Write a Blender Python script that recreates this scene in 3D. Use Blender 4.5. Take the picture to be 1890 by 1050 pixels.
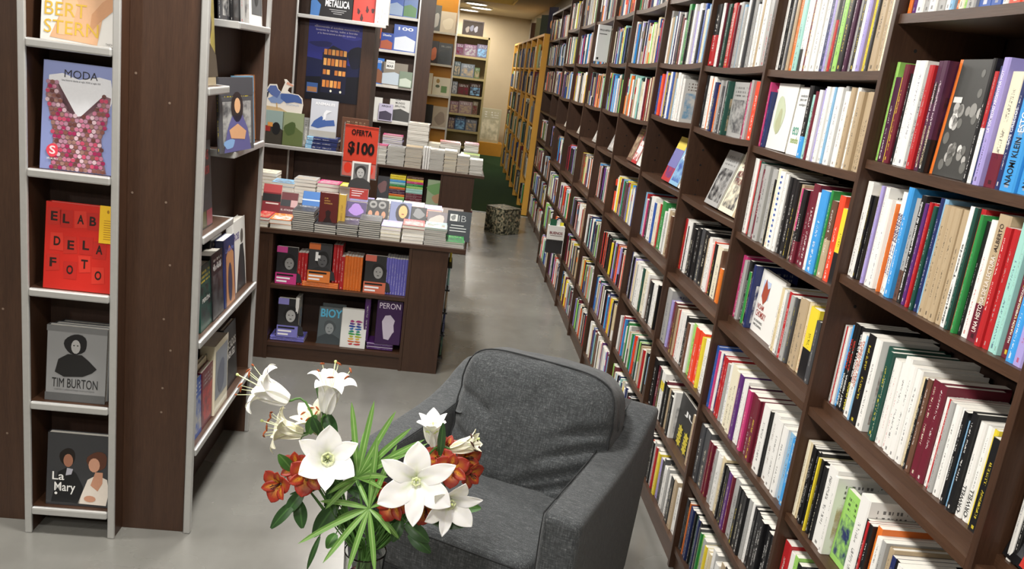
import bpy, bmesh, math, random, re
import numpy as np
from mathutils import Matrix, Vector, Quaternion
for o in list(bpy.data.objects): bpy.data.objects.remove(o)
SC = bpy.context.scene
COL = SC.collection
rnd = random.Random(7)
# ------------------------------------------------------------------ camera
FPX, PITCH, YAW, ROLL, CAMH = 1548.476, 0.2451321, 0.0957485, 0.1307434, 1.75
_F = Vector((math.sin(YAW)*math.cos(PITCH), math.cos(YAW)*math.cos(PITCH), -math.sin(PITCH)))
_R0 = Vector((math.cos(YAW), -math.sin(YAW), 0)); _U0 = _R0.cross(_F)
_R = _R0*math.cos(ROLL) + _U0*math.sin(ROLL); _U = _U0*math.cos(ROLL) - _R0*math.sin(ROLL)
cam = bpy.data.cameras.new('camera'); cam.sensor_width = 36; cam.lens = FPX/1890*36; cam.clip_start = .05
camo = bpy.data.objects.new('camera', cam); COL.objects.link(camo)
camo.matrix_world = Matrix(((_R.x,_U.x,-_F.x,0),(_R.y,_U.y,-_F.y,0),(_R.z,_U.z,-_F.z,CAMH),(0,0,0,1)))
SC.camera = camo
def at(px, py, Y):
    """world point seen at a pixel of the photograph, standing at depth Y"""
    d = _F + _R*((px-945)/FPX) - _U*((py-525)/FPX)
    return Vector((0,0,CAMH)) + d*(Y/d.y)
# ------------------------------------------------------------------ world, exposure
w = bpy.data.worlds.new('world'); SC.world = w; w.use_nodes = True
w.node_tree.nodes['Background'].inputs[0].default_value = (1, .97, .92, 1)
w.node_tree.nodes['Background'].inputs[1].default_value = .05
SC.view_settings.view_transform = 'Standard'; SC.view_settings.look = 'None'
SC.view_settings.gamma = 1; SC.view_settings.use_curve_mapping = False
SC.view_settings.exposure = 0.14
CEIL = 2.87
LAMP_W = 42.0
LAMPS = [(x, y) for y in (-1.2, .6, 2.4, 4.2, 6.0, 7.8, 9.6, 11.6) for x in (-.35,)] + [(x, y) for y in (-.6, 2.4, 6.0) for x in (-2.6,)] + [(.229, 15.72), (.342, 16.64), (.124, 17.7)]
# ------------------------------------------------------------------ materials
def lin(h):
    if isinstance(h, str):
        h = [int(h[i:i+2], 16)/255 for i in (0, 2, 4)]
    return tuple(c/12.92 if c <= .04045 else ((c+.055)/1.055)**2.4 for c in h)
MATS = {}
def newmat(name):
    m = bpy.data.materials.new(name); m.use_nodes = True
    nt = m.node_tree; b = nt.nodes['Principled BSDF']
    MATS[name] = m
    return m, nt, b
def N(nt, t, **k):
    n = nt.nodes.new(t)
    for a, v in k.items(): setattr(n, a, v)
    return n
def L(nt, a, b): nt.links.new(a, b)
def mathn(nt, op, a, b=None, clamp=False):
    n = N(nt, 'ShaderNodeMath', operation=op); n.use_clamp = clamp
    for i, v in enumerate((a, b)):
        if v is None: continue
        if isinstance(v, (int, float)): n.inputs[i].default_value = v
        else: L(nt, v, n.inputs[i])
    return n.outputs[0]
def mixc(nt, f, a, b, blend='MIX'):
    n = N(nt, 'ShaderNodeMix', data_type='RGBA', blend_type=blend)
    for s, v in ((n.inputs[0], f), (n.inputs[6], a), (n.inputs[7], b)):
        if isinstance(v, (int, float)): s.default_value = v
        elif isinstance(v, tuple): s.default_value = (*v[:3], 1)
        else: L(nt, v, s)
    return n.outputs[2]
def noise(nt, vec, scale, detail=3, rough=.55):
    n = N(nt, 'ShaderNodeTexNoise'); n.inputs['Scale'].default_value = scale
    n.inputs['Detail'].default_value = detail; n.inputs['Roughness'].default_value = rough
    if vec is not None: L(nt, vec, n.inputs['Vector'])
    return n.outputs['Fac']
def ramp(nt, f, stops):
    n = N(nt, 'ShaderNodeValToRGB'); e = n.color_ramp.elements
    while len(e) < len(stops): e.new(.5)
    for i, (p, c) in enumerate(stops):
        e[i].position = p; e[i].color = (*c[:3], 1)
    L(nt, f, n.inputs[0]); return n.outputs[0]
def objc(nt, sx=1, sy=1, sz=1):
    t = N(nt, 'ShaderNodeTexCoord'); mp = N(nt, 'ShaderNodeMapping'); mp.inputs['Scale'].default_value = (sx, sy, sz)
    L(nt, t.outputs['Object'], mp.inputs[0]); return mp.outputs[0]
def geoc(nt, sx=1, sy=1, sz=1):
    t = N(nt, 'ShaderNodeNewGeometry'); mp = N(nt, 'ShaderNodeMapping'); mp.inputs['Scale'].default_value = (sx, sy, sz)
    L(nt, t.outputs['Position'], mp.inputs[0]); return mp.outputs[0]
def bump(nt, b, f, strength, dist=.01):
    n = N(nt, 'ShaderNodeBump'); n.inputs['Strength'].default_value = strength; n.inputs['Distance'].default_value = dist
    L(nt, f, n.inputs['Height']); L(nt, n.outputs[0], b.inputs['Normal'])
def plain(name, col, rough=.5, metal=0, var=.12, scale=30, spec=.5):
    """slightly uneven single-colour material"""
    m, nt, b = newmat(name); c = lin(col)
    f = noise(nt, geoc(nt), scale)
    L(nt, mixc(nt, f, tuple(x*(1-var) for x in c), tuple(min(1, x*(1+var)) for x in c)), b.inputs['Base Color'])
    b.inputs['Roughness'].default_value = rough; b.inputs['Metallic'].default_value = metal
    b.inputs['Specular IOR Level'].default_value = spec
    return m
def wood(name, dark, light, stretch, rough=.42):
    m, nt, b = newmat(name)
    v = geoc(nt, *stretch)
    f = noise(nt, v, 6, 5, .6); g = noise(nt, v, 42, 3, .6)
    h = mathn(nt, 'ADD', mathn(nt, 'MULTIPLY', f, .55), mathn(nt, 'MULTIPLY', g, .45))
    L(nt, ramp(nt, h, [(.3, lin(dark)), (.7, lin(light))]), b.inputs['Base Color'])
    b.inputs['Roughness'].default_value = rough; bump(nt, b, g, .08, .002)
    return m
wood('laminate_upright', '352116', '4a3223', (6, 6, .45))
wood('laminate_along', '3a2619', '513828', (6, .45, 6))
wood('laminate_across', '352116', '4a3223', (.45, 6, 6))
wood('laminate_back', '301e15', '402a1e', (6, 6, .45), .6)
plain('aluminium', 'c4c4c2', .38, .55, .06, 60)
plain('white_edge', 'd6d3cc', .4)
plain('yellow_laminate', 'e2aa46', .45, 0, .08, 8)
plain('yellow_back', 'c98e2c', .5, 0, .1, 6)
plain('maple_edge', 'a8996c', .5)
plain('maple_panel', '9a8460', .55)
plain('wall_paint', 'b5a486', .8, 0, .05, 4)
plain('wall_side', 'a89f8e', .8, 0, .05, 4)
plain('ceiling_paint', 'b3a386', .85, 0, .04, 3)
plain('ceiling_yellow', 'e8cf80', .8, 0, .03, 3)
plain('paper_pages', 'e6e2d8', .75, 0, .05, 200)
plain('paper_grey', 'c9c6bd', .75, 0, .05, 200)
plain('hole_dark', '0d0a09', .8)
plain('screw_cap', '7d6a5c', .5)
plain('black_metal', '17171a', .4)
# floor: polished cement
m, nt, b = newmat('cement')
p = geoc(nt)
a = noise(nt, p, .9, 5, .6); c = noise(nt, p, 2.6, 4, .55); d = noise(nt, geoc(nt, 1, .25, 1), 9, 4, .6)
h = mathn(nt, 'ADD', mathn(nt, 'MULTIPLY', a, .5), mathn(nt, 'ADD', mathn(nt, 'MULTIPLY', c, .35), mathn(nt, 'MULTIPLY', d, .15)))
L(nt, ramp(nt, h, [(.32, lin('66655f')), (.5, lin('777671')), (.68, lin('86857f'))]), b.inputs['Base Color'])
L(nt, ramp(nt, c, [(.3, (.22,)*3), (.7, (.3,)*3)]), b.inputs['Roughness'])
b.inputs['Specular IOR Level'].default_value = .55
bump(nt, b, a, .02, .004)
# carpet
m, nt, b = newmat('green_carpet')
f = noise(nt, geoc(nt), 260, 2); g = noise(nt, geoc(nt), 3, 4)
L(nt, mixc(nt, g, mixc(nt, f, lin('1a2c17'), lin('35492c')), lin('26391f')), b.inputs['Base Color'])
b.inputs['Roughness'].default_value = 1; b.inputs['Specular IOR Level'].default_value = .1; bump(nt, b, f, .6, .01)
# upholstery
m, nt, b = newmat('grey_fabric')
p = objc(nt)
f1 = noise(nt, objc(nt, 1, 9, 9), 38, 3, .7); f2 = noise(nt, objc(nt, 9, 9, 1), 38, 3, .7); f3 = noise(nt, p, 380, 2, .6); f4 = noise(nt, p, 9, 4)
wv = mathn(nt, 'ADD', mathn(nt, 'MULTIPLY', f1, .5), mathn(nt, 'MULTIPLY', f2, .5))
cc = ramp(nt, wv, [(.34, lin('2e3032')), (.5, lin('46494b')), (.6, lin('686b6d')), (.72, lin('a4a6a4'))])
cc = mixc(nt, mathn(nt, 'MULTIPLY', f3, .45), cc, lin('303234'))
cc = mixc(nt, mathn(nt, 'MULTIPLY', f4, .35), cc, lin('35383a'))
L(nt, cc, b.inputs['Base Color']); b.inputs['Roughness'].default_value = .95; b.inputs['Specular IOR Level'].default_value = .2
b.inputs['Sheen Weight'].default_value = .15
bump(nt, b, mathn(nt, 'ADD', wv, f3), .45, .003)
# printed book covers: colours, bands and small print come with the mesh
def print_material(name, rough):
    m, nt, b = newmat(name)
    A = {}
    for k in ('c1', 'c2', 'c3', 'sty'):
        n = N(nt, 'ShaderNodeAttribute', attribute_name=k); A[k] = n
    c1, c2, c3 = (A[k].outputs['Color'] for k in ('c1', 'c2', 'c3'))
    ss = N(nt, 'ShaderNodeSeparateXYZ'); L(nt, A['sty'].outputs['Vector'], ss.inputs[0])
    lo, hi, seed = ss.outputs
    uv = N(nt, 'ShaderNodeUVMap'); uv.uv_map = 'UVMap'; su = N(nt, 'ShaderNodeSeparateXYZ'); L(nt, uv.outputs[0], su.inputs[0])
    u, v = su.outputs[0], su.outputs[1]
    cover = mathn(nt, 'GREATER_THAN', u, 1.5)
    fu = mathn(nt, 'FRACT', u)
    band = mathn(nt, 'MULTIPLY', mathn(nt, 'GREATER_THAN', v, lo), mathn(nt, 'LESS_THAN', v, hi))
    base = mixc(nt, band, c1, c2)
    cb = N(nt, 'ShaderNodeCombineXYZ'); L(nt, mathn(nt, 'MULTIPLY', fu, 5), cb.inputs[0]); L(nt, mathn(nt, 'MULTIPLY', v, 80), cb.inputs[1]); L(nt, mathn(nt, 'MULTIPLY', seed, 37), cb.inputs[2])
    gl = mathn(nt, 'GREATER_THAN', noise(nt, cb.outputs[0], 1, 1), .53)
    s2 = mathn(nt, 'FRACT', mathn(nt, 'MULTIPLY', seed, 7.13))
    # title runs over part of the spine
    mid = mathn(nt, 'LESS_THAN', mathn(nt, 'ABSOLUTE', mathn(nt, 'SUBTRACT', fu, .5)), .12)
    rng = mathn(nt, 'MULTIPLY', mathn(nt, 'GREATER_THAN', v, mathn(nt, 'MULTIPLY', s2, .35)), mathn(nt, 'LESS_THAN', v, mathn(nt, 'ADD', .62, mathn(nt, 'MULTIPLY', s2, .33))))
    gap = mathn(nt, 'GREATER_THAN', mathn(nt, 'ABSOLUTE', mathn(nt, 'SUBTRACT', v, mathn(nt, 'ADD', .4, mathn(nt, 'MULTIPLY', s2, .2)))), .03)
    foot = mathn(nt, 'MULTIPLY', mathn(nt, 'GREATER_THAN', v, .03), mathn(nt, 'LESS_THAN', v, .065))
    txt = mathn(nt, 'MULTIPLY', mathn(nt, 'MULTIPLY', mid, gap), rng)
    txt = mathn(nt, 'MULTIPLY', mathn(nt, 'MAXIMUM', mathn(nt, 'MULTIPLY', txt, gl), mathn(nt, 'MULTIPLY', mid, foot)), .7)
    # cover: picture field of blotches and lines of type
    cb2 = N(nt, 'ShaderNodeCombineXYZ'); L(nt, mathn(nt, 'MULTIPLY', fu, 3.2), cb2.inputs[0]); L(nt, mathn(nt, 'MULTIPLY', v, 4.6), cb2.inputs[1]); L(nt, mathn(nt, 'MULTIPLY', seed, 53), cb2.inputs[2])
    blot = noise(nt, cb2.outputs[0], 1.3, 5, .6)
    pic = mathn(nt, 'MULTIPLY', mathn(nt, 'MULTIPLY', mathn(nt, 'GREATER_THAN', fu, .08), mathn(nt, 'LESS_THAN', fu, .92)), mathn(nt, 'MULTIPLY', mathn(nt, 'GREATER_THAN', v, .08), mathn(nt, 'LESS_THAN', v, .68)))
    picc = ramp(nt, blot, [(.38, (0, 0, 0)), (.62, (1, 1, 1))])
    pc = mixc(nt, mathn(nt, 'MULTIPLY', pic, N_sep(nt, picc)), base, c2)
    cb3 = N(nt, 'ShaderNodeCombineXYZ'); L(nt, mathn(nt, 'MULTIPLY', fu, 26), cb3.inputs[0]); L(nt, mathn(nt, 'MULTIPLY', v, 3), cb3.inputs[1]); L(nt, seed, cb3.inputs[2])
    gl2 = mathn(nt, 'GREATER_THAN', noise(nt, cb3.outputs[0], 1, 1), .5)
    ln = mathn(nt, 'LESS_THAN', mathn(nt, 'ABSOLUTE', mathn(nt, 'SUBTRACT', mathn(nt, 'FRACT', mathn(nt, 'MULTIPLY', v, 14)), .5)), .26)
    tr = mathn(nt, 'MULTIPLY', mathn(nt, 'MULTIPLY', mathn(nt, 'GREATER_THAN', v, .74), mathn(nt, 'LESS_THAN', v, .92)), mathn(nt, 'LESS_THAN', mathn(nt, 'ABSOLUTE', mathn(nt, 'SUBTRACT', fu, .5)), .36))
    pc = mixc(nt, mathn(nt, 'MULTIPLY', mathn(nt, 'MULTIPLY', tr, ln), mathn(nt, 'MULTIPLY', gl2, .8)), pc, c3)
    sp = mixc(nt, txt, base, c3)
    L(nt, mixc(nt, cover, sp, pc), b.inputs['Base Color'])
    b.inputs['Roughness'].default_value = rough
    return m
def N_sep(nt, c):
    n = N(nt, 'ShaderNodeSeparateColor'); L(nt, c, n.inputs[0]); return n.outputs[0]
print_material('book_print', .34)
print_material('book_print_shrinkwrap', .12)
INK = {}
def ink(hexc, rough=.4):
    k = (hexc, rough)
    if k not in INK: INK[k] = plain('ink_'+hexc, hexc, rough, 0, .05, 120)
    return INK[k]
def emit(name, col, s):
    m, nt, b = newmat(name); b.inputs['Base Color'].default_value = (*col, 1)
    b.inputs['Emission Color'].default_value = (*col, 1); b.inputs['Emission Strength'].default_value = s
    return m
emit('lamp_glow', (1, .96, .9), 14); emit('recess_fill_glow', (1, .93, .8), 20)
# glass and plants
m, nt, b = newmat('clear_glass'); b.inputs['Transmission Weight'].default_value = 1; b.inputs['Roughness'].default_value = .02; b.inputs['IOR'].default_value = 1.45
b.inputs['Base Color'].default_value = (.96, .98, .97, 1)
m, nt, b = newmat('water'); b.inputs['Transmission Weight'].default_value = 1; b.inputs['Roughness'].default_value = 0; b.inputs['IOR'].default_value = 1.33
b.inputs['Base Color'].default_value = (.9, .95, .9, 1)
m, nt, b = newmat('acrylic'); b.inputs['Transmission Weight'].default_value = .9; b.inputs['Roughness'].default_value = .05; b.inputs['Base Color'].default_value = (.9, .92, .93, 1)
def plant(name, a, c, rough, trans, scale=40, vein=None):
    m, nt, b = newmat(name)
    uv = N(nt, 'ShaderNodeUVMap'); uv.uv_map = 'UVMap'; su = N(nt, 'ShaderNodeSeparateXYZ'); L(nt, uv.outputs[0], su.inputs[0])
    f = noise(nt, objc(nt), scale, 3)
    base = mixc(nt, f, lin(a), lin(c))
    if vein:
        w_ = mathn(nt, 'SUBTRACT', 1, mathn(nt, 'MULTIPLY', mathn(nt, 'ABSOLUTE', mathn(nt, 'SUBTRACT', su.outputs[0], .5)), vein[1]), True)
        l_ = mathn(nt, 'SUBTRACT', 1, mathn(nt, 'MULTIPLY', su.outputs[1], vein[2]), True)
        if vein[2] == 99: l_ = mathn(nt, 'SUBTRACT', 1.0, mathn(nt, 'MULTIPLY', mathn(nt, 'ABSOLUTE', mathn(nt, 'SUBTRACT', su.outputs[1], .5)), 2.8), True)
        base = mixc(nt, mathn(nt, 'MULTIPLY', w_, l_), base, lin(vein[0]))
    if name.startswith('alstroemeria'):
        cb = N(nt, 'ShaderNodeCombineXYZ'); L(nt, mathn(nt, 'MULTIPLY', su.outputs[0], 14), cb.inputs[0]); L(nt, mathn(nt, 'MULTIPLY', su.outputs[1], 5), cb.inputs[1])
        st = mathn(nt, 'GREATER_THAN', noise(nt, cb.outputs[0], 1.2, 1), .6)
        base = mixc(nt, mathn(nt, 'MULTIPLY', mathn(nt, 'MULTIPLY', st, .7), mathn(nt, 'LESS_THAN', su.outputs[1], .72 if name.endswith('inner') else .5)), base, lin('4a0f10'))
    L(nt, base, b.inputs['Base Color']); b.inputs['Roughness'].default_value = rough
    b.inputs['Subsurface Weight'].default_value = trans; b.inputs['Subsurface Radius'].default_value = (.004, .004, .002); b.inputs['Subsurface Scale'].default_value = 1
    return m
plant('lily_petal', 'fafaf4', 'fefefa', .5, .25, 60, ('c8d69a', 7, 1.9))
plant('lily_petal_cream', 'ece8c8', 'f7f5e2', .5, .25, 60, ('b9cc80', 4, 1.5))
plant('alstroemeria_petal', '7c1a10', 'a6301e', .5, .15, 50, ('e0a42c', 2.6, 1.3))
plant('alstroemeria_inner', '861d11', 'b0381f', .5, .15, 50, ('e8a830', 4.2, 99))
plant('leaf_dark', '1e3d1c', '33592a', .42, 0, 30, ('4d7a3c', 12, .4))
plant('leaf_mid', '35622a', '4f7f38', .45, 0, 30, ('6f9a50', 12, .4))
plant('palm_leaf', '56883a', '86b25c', .42, 0, 14, ('b4d488', 9, .25))
plain('stem_green', '46702f', .5)
plain('stigma_green', 'c9d58a', .5)
plain('filament', 'dfe6b8', .5)
plain('anther_rust', '8c4318', .8)
plain('anther_dark', '3a1c10', .8)
# stool covered with clippings
m, nt, b = newmat('clipping_mosaic')
vo = N(nt, 'ShaderNodeTexVoronoi', distance='CHEBYCHEV'); vo.inputs['Scale'].default_value = 48
L(nt, objc(nt), vo.inputs['Vector'])
sp_ = N(nt, 'ShaderNodeSeparateColor'); L(nt, vo.outputs['Color'], sp_.inputs[0])
L(nt, ramp(nt, sp_.outputs[0], [(.0, lin('23221a')), (.3, lin('4a4a3c')), (.55, lin('6d6c58')), (.8, lin('9a967e')), (1, lin('b09a7a'))]), b.inputs['Base Color'])
b.inputs['Roughness'].default_value = .45
# ------------------------------------------------------------------ helpers
class MB:
    def __init__(s): s.v = []; s.f = []; s.m = []; s.uv = []; s.at = []
    def face(s, pts, mat=0, uv=None, at=None):
        i = len(s.v); s.v += [tuple(p) for p in pts]; s.f.append(tuple(range(i, i+len(pts))))
        s.m.append(mat); s.uv.append(uv or [(0, 0)]*len(pts)); s.at.append(at)
    def add(s, vs, fs, mat=0):
        i = len(s.v); s.v += [tuple(p) for p in vs]
        for f in fs: s.f.append(tuple(i+k for k in f)); s.m.append(mat); s.uv.append([(0, 0)]*len(f)); s.at.append(None)
    def box(s, x0, x1, y0, y1, z0, z1, mat=0):
        v = [(x0,y0,z0),(x1,y0,z0),(x1,y1,z0),(x0,y1,z0),(x0,y0,z1),(x1,y0,z1),(x1,y1,z1),(x0,y1,z1)]
        s.add(v, [(0,3,2,1),(4,5,6,7),(0,1,5,4),(1,2,6,5),(2,3,7,6),(3,0,4,7)], mat)
    def tube(s, pts, r, n=8, mat=0, cap=True):
        pts = [Vector(p) for p in pts]; rs = r if isinstance(r, (list, tuple)) else [r]*len(pts)
        base = len(s.v); up = Vector((.31, .17, .93))
        for i, p in enumerate(pts):
            t = (pts[min(i+1, len(pts)-1)] - pts[max(i-1, 0)]).normalized()
            a = t.cross(up).normalized() if abs(t.dot(up)) < .98 else t.cross(Vector((1,0,0))).normalized(); c = t.cross(a)
            for k in range(n):
                g = 2*math.pi*k/n; s.v.append(tuple(p + (a*math.cos(g) + c*math.sin(g))*rs[i]))
        fs = []
        for i in range(len(pts)-1):
            for k in range(n): fs.append((base+i*n+k, base+i*n+(k+1) % n, base+(i+1)*n+(k+1) % n, base+(i+1)*n+k))
        if cap: fs += [tuple(base+k for k in range(n))[::-1], tuple(base+(len(pts)-1)*n+k for k in range(n))]
        for f in fs: s.f.append(f); s.m.append(mat); s.uv.append([(0, 0)]*len(f)); s.at.append(None)
    def lathe(s, prof, n=32, c=(0,0,0), mat=0):
        b = len(s.v)
        for r, z in prof:
            for k in range(n):
                g = 2*math.pi*k/n; s.v.append((c[0]+r*math.cos(g), c[1]+r*math.sin(g), c[2]+z))
        for i in range(len(prof)-1):
            for k in range(n):
                s.f.append((b+i*n+k, b+i*n+(k+1) % n, b+(i+1)*n+(k+1) % n, b+(i+1)*n+k)); s.m.append(mat); s.uv.append([(0,0)]*4); s.at.append(None)
    def grid(s, fn, nu, nv, mat=0):
        """surface fn(u,v) with uv"""
        b = len(s.v)
        for j in range(nv+1):
            for i in range(nu+1): s.v.append(tuple(fn(i/nu, j/nv)))
        for j in range(nv):
            for i in range(nu):
                k = b+j*(nu+1)+i; s.f.append((k, k+1, k+nu+2, k+nu+1)); s.m.append(mat)
                s.uv.append([(i/nu, j/nv), ((i+1)/nu, j/nv), ((i+1)/nu, (j+1)/nv), (i/nu, (j+1)/nv)]); s.at.append(None)
    def mesh(s, name, mats, smooth=False):
        me = bpy.data.meshes.new(name); me.from_pydata(s.v, [], s.f)
        for m in mats: me.materials.append(MATS[m] if isinstance(m, str) else m)
        me.polygons.foreach_set('material_index', s.m)
        uv = me.uv_layers.new(name='UVMap'); uv.data.foreach_set('uv', [c for f in s.uv for p in f for c in p])
        if any(a is not None for a in s.at):
            z = ((0,0,0),(0,0,0),(0,0,0),(0,0,0))
            for q, nm in enumerate(('c1', 'c2', 'c3')):
                d = me.attributes.new(nm, 'FLOAT_COLOR', 'FACE'); d.data.foreach_set('color', [c for a in s.at for c in ((a or z)[q]+(1,))[:4]])
            d = me.attributes.new('sty', 'FLOAT_VECTOR', 'FACE'); d.data.foreach_set('vector', [c for a in s.at for c in (a or z)[3]])
        if smooth: me.polygons.foreach_set('use_smooth', [True]*len(me.polygons))
        me.update(); return me
    def obj(s, name, mats, parent=None, smooth=False, loc=None):
        if isinstance(mats, str) or not isinstance(mats, (list, tuple)): mats = [mats]
        return link(name, s.mesh(name, mats, smooth), parent, loc)
def link(name, me, parent=None, loc=None, rot=None):
    o = bpy.data.objects.new(name, me); COL.objects.link(o)
    if parent is not None: o.parent = parent
    if loc is not None: o.location = loc
    if rot is not None: o.rotation_euler = rot
    return o
def tag(o, label, cat, group=None):
    o['label'] = label; o['category'] = cat
    if group: o['group'] = group
    return o
def thing(name, label, cat, loc=(0,0,0), rz=0, group=None):
    o = link(name, None, None, loc, (0, 0, rz)); o.empty_display_size = .1
    return tag(o, label, cat, group)
def struct(o): o['kind'] = 'structure'; return o
def box_part(name, parent, mat, x0, x1, y0, y1, z0, z1, bev=0):
    b = MB(); b.box(x0, x1, y0, y1, z0, z1); o = b.obj(name, mat, parent)
    if bev: bevel(o, bev)
    return o
def bevel(o, w, seg=2):
    m = o.modifiers.new('bevel', 'BEVEL'); m.width = w; m.segments = seg; m.limit_method = 'ANGLE'
    return o
ORD = 'zeroth first second third fourth fifth sixth seventh eighth ninth tenth eleventh twelfth thirteenth fourteenth fifteenth sixteenth seventeenth eighteenth nineteenth twentieth'.split()
TENS = {20: 'twenty', 30: 'thirty', 40: 'forty', 50: 'fifty'}
def ordw(n):
    if n <= 20: return ORD[n]
    t, r = n//10*10, n % 10
    return TENS[t][:-1]+'ieth' if r == 0 else TENS[t]+'-'+ORD[r]
PAL = dict(W='e9e8e4', C='e6dfc6', K='19191b', G='a8a8a6', D='47484b', R='b3252a', M='6a2030', P='c43d76', B='2f56a6', S='3f98dc', N='242f60',
           T='b4a082', Y='e6d038', O='e0752f', E='2f8a45', F='1e4a40', L='98cc66', V='a59ad4', U='5a2c72', A='9dcfc6', Q='674838', Z='4b2440', H='e6492d', I='86b4d6', J='d8c8a2')
CN = dict(W='white', C='cream', K='black', G='grey', D='dark grey', R='red', M='maroon', P='magenta', B='blue', S='sky-blue', N='navy', T='tan', Y='yellow', O='orange',
          E='green', F='dark green', L='light green', V='lavender', U='purple', A='pale teal', Q='brown', Z='plum', H='orange-red', I='light blue', J='beige')
LIN = {k: lin(v) for k, v in PAL.items()}
LIGHT = set('WCGYTLVAIJ')
def colr(k):
    return LIN[k] if k in LIN else lin(k)
def attrs(k1, k2=None, k3=None, lo=2, hi=2, seed=None):
    if k3 is None: k3 = ('K' if rnd.random() < .6 else rnd.choice('DRNQ')) if (k1 in LIGHT) else rnd.choice('WWWCGY')
    if k2 is None: k2 = rnd.choice('DGTQIJ' if k1 in LIGHT else 'GTWDQ')
    return (colr(k1), colr(k2), colr(k3), (lo, hi, rnd.random() if seed is None else seed))
def book_geo(b, t, d, h, at, hard, M=None, pages=True, mc=0, mp=1):
    """book standing upright: spine towards -y, front cover on +x, base z=0"""
    c = .0026 if hard else .0007; e = .003 if hard else .0002
    x = t/2; q = min(.004, t*.22)
    T = (lambda p: p) if M is None else (lambda p: tuple(M @ Vector(p)))
    def F(pts, uv, a=at, m=mc): b.face([T(p) for p in pts], m, uv, a)
    # spine, slightly rounded at its two edges
    xs = [-x, -x+q, x-q, x]; ys = [q*.7, 0, 0, q*.7]; us = [0, .12, .88, 1]
    for i in range(3):
        F([(xs[i],ys[i],0),(xs[i+1],ys[i+1],0),(xs[i+1],ys[i+1],h),(xs[i],ys[i],h)], [(us[i],0),(us[i+1],0),(us[i+1],1),(us[i],1)])
    y0 = q*.7
    F([(x,y0,0),(x,d,0),(x,d,h),(x,y0,h)], [(2.001,0),(2.999,0),(2.999,1),(2.001,1)])
    F([(-x,d,0),(-x,y0,0),(-x,y0,h),(-x,d,h)], [(4.001,0),(4.999,0),(4.999,1),(4.001,1)])
    # rim of the cover (top), fore-edge of the boards
    for s in (-1, 1):
        F([(s*x,y0,h),(s*x,d,h),(s*(x-c),d,h),(s*(x-c),y0,h)][::s], [(.05, .99)]*4)
        F([(s*x,d,0),(s*(x-c),d,0),(s*(x-c),d,h),(s*x,d,h)][::s], [(.05, .5)]*4)
        F([(s*(x-c),d,h-e),(s*(x-c),y0,h-e),(s*(x-c),y0,h),(s*(x-c),d,h)][::-s], [(.05, .5)]*4)
    F([(-x+c,y0,h),(x-c,y0,h),(x-q,0,h),(-x+q,0,h)], [(.5, .99)]*4)
    F([(-x+q,0,h),(x-q,0,h),(x-c,y0+c,h-e),(-x+c,y0+c,h-e)][::-1], [(.5, .99)]*4) if False else None
    if pages:
        f = d-(.004 if hard else .0006)
        px = x-c
        F([(-px,y0,h-e),(px,y0,h-e),(px,f,h-e),(-px,f,h-e)], [(.5,.5)]*4, None, mp)
        F([(px,f,0),(-px,f,0),(-px,f,h-e),(px,f,h-e)], [(.5,.5)]*4, None, mp)
        F([(-px,f,.001),(px,f,.001),(px,y0,.001),(-px,y0,.001)], [(.5,.5)]*4, None, mp)
def make_book(t, d, h, k1, k2=None, k3=None, lo=2, hi=2, hard=False, loc=(0,0,0), rot=(0,0,0), wrap=False, name='book', plaincover=False):
    """cover object with a page block as its child"""
    a = attrs(k1, k2, k3, lo, hi)
    if plaincover: a = (a[0], a[0], a[0], (2, 2, .5))
    b = MB(); book_geo(b, t, d, h, a, hard, pages=False)
    o = b.obj(name, 'book_print_shrinkwrap' if wrap else 'book_print', None)
    c = .0026 if hard else .0007; e = .003 if hard else .0003
    p = MB(); p.box(-t/2+c, t/2-c, .003, d-(.004 if hard else .0006), e if hard else .0005, h-e); p.obj('page_block', 'paper_pages', o)
    o.location = loc; o.rotation_euler = rot
    o['_t'] = t; o['_d'] = d; o['_h'] = h
    return o
TXT = {}
def text_verts(body, bold=0.0):
    k = (body, bold)
    if k not in TXT:
        cu = bpy.data.curves.new('lettering', 'FONT'); cu.body = body; cu.size = 1; cu.offset = bold; cu.resolution_u = 3
        cu.align_x = 'CENTER'
        ob = bpy.data.objects.new('lettering', cu)
        me = bpy.data.meshes.new_from_object(ob)
        n = len(me.vertices); co = np.zeros(n*3); me.vertices.foreach_get('co', co); co = co.reshape(-1, 3)[:, :2]
        fs = [tuple(p.vertices) for p in me.polygons]
        bpy.data.objects.remove(ob); bpy.data.curves.remove(cu); bpy.data.meshes.remove(me)
        mn, mx = co.min(0), co.max(0); TXT[k] = ((co-mn)/np.maximum(mx-mn, 1e-6), fs, (mx-mn))
    return TXT[k]
EPS = .0007
def cover_map(o, e=EPS):
    t = o['_t']; return lambda u, v: (t/2+e, u, v)
def put_text(name, body, parent, fmap, u0, u1, v0, v1, hexc, bold=.012):
    co, fs, sz = text_verts(body, bold)
    b = MB(); b.add([fmap(u0+(u1-u0)*p[0], v0+(v1-v0)*p[1]) for p in co], fs)
    return b.obj(name, ink(hexc), parent)
def put_poly(name, parent, fmap, pts, hexc):
    b = MB(); n = len(pts); cx = sum(p[0] for p in pts)/n; cy = sum(p[1] for p in pts)/n
    b.add([fmap(*p) for p in pts]+[fmap(cx, cy)], [(i, (i+1) % n, n) for i in range(n)]); return b.obj(name, ink(hexc), parent)
def ell(cx, cy, rx, ry, n=20, a0=0, wob=0, seed=0):
    r = random.Random(seed); ph = r.random()*6
    return [(cx+rx*math.cos(2*math.pi*i/n+a0)*(1+wob*math.sin(3*2*math.pi*i/n+ph)), cy+ry*math.sin(2*math.pi*i/n+a0)*(1+wob*math.cos(2*2*math.pi*i/n+ph))) for i in range(n)]
def rect(u0, u1, v0, v1): return [(u0,v0),(u1,v0),(u1,v1),(u0,v1)]
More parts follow.
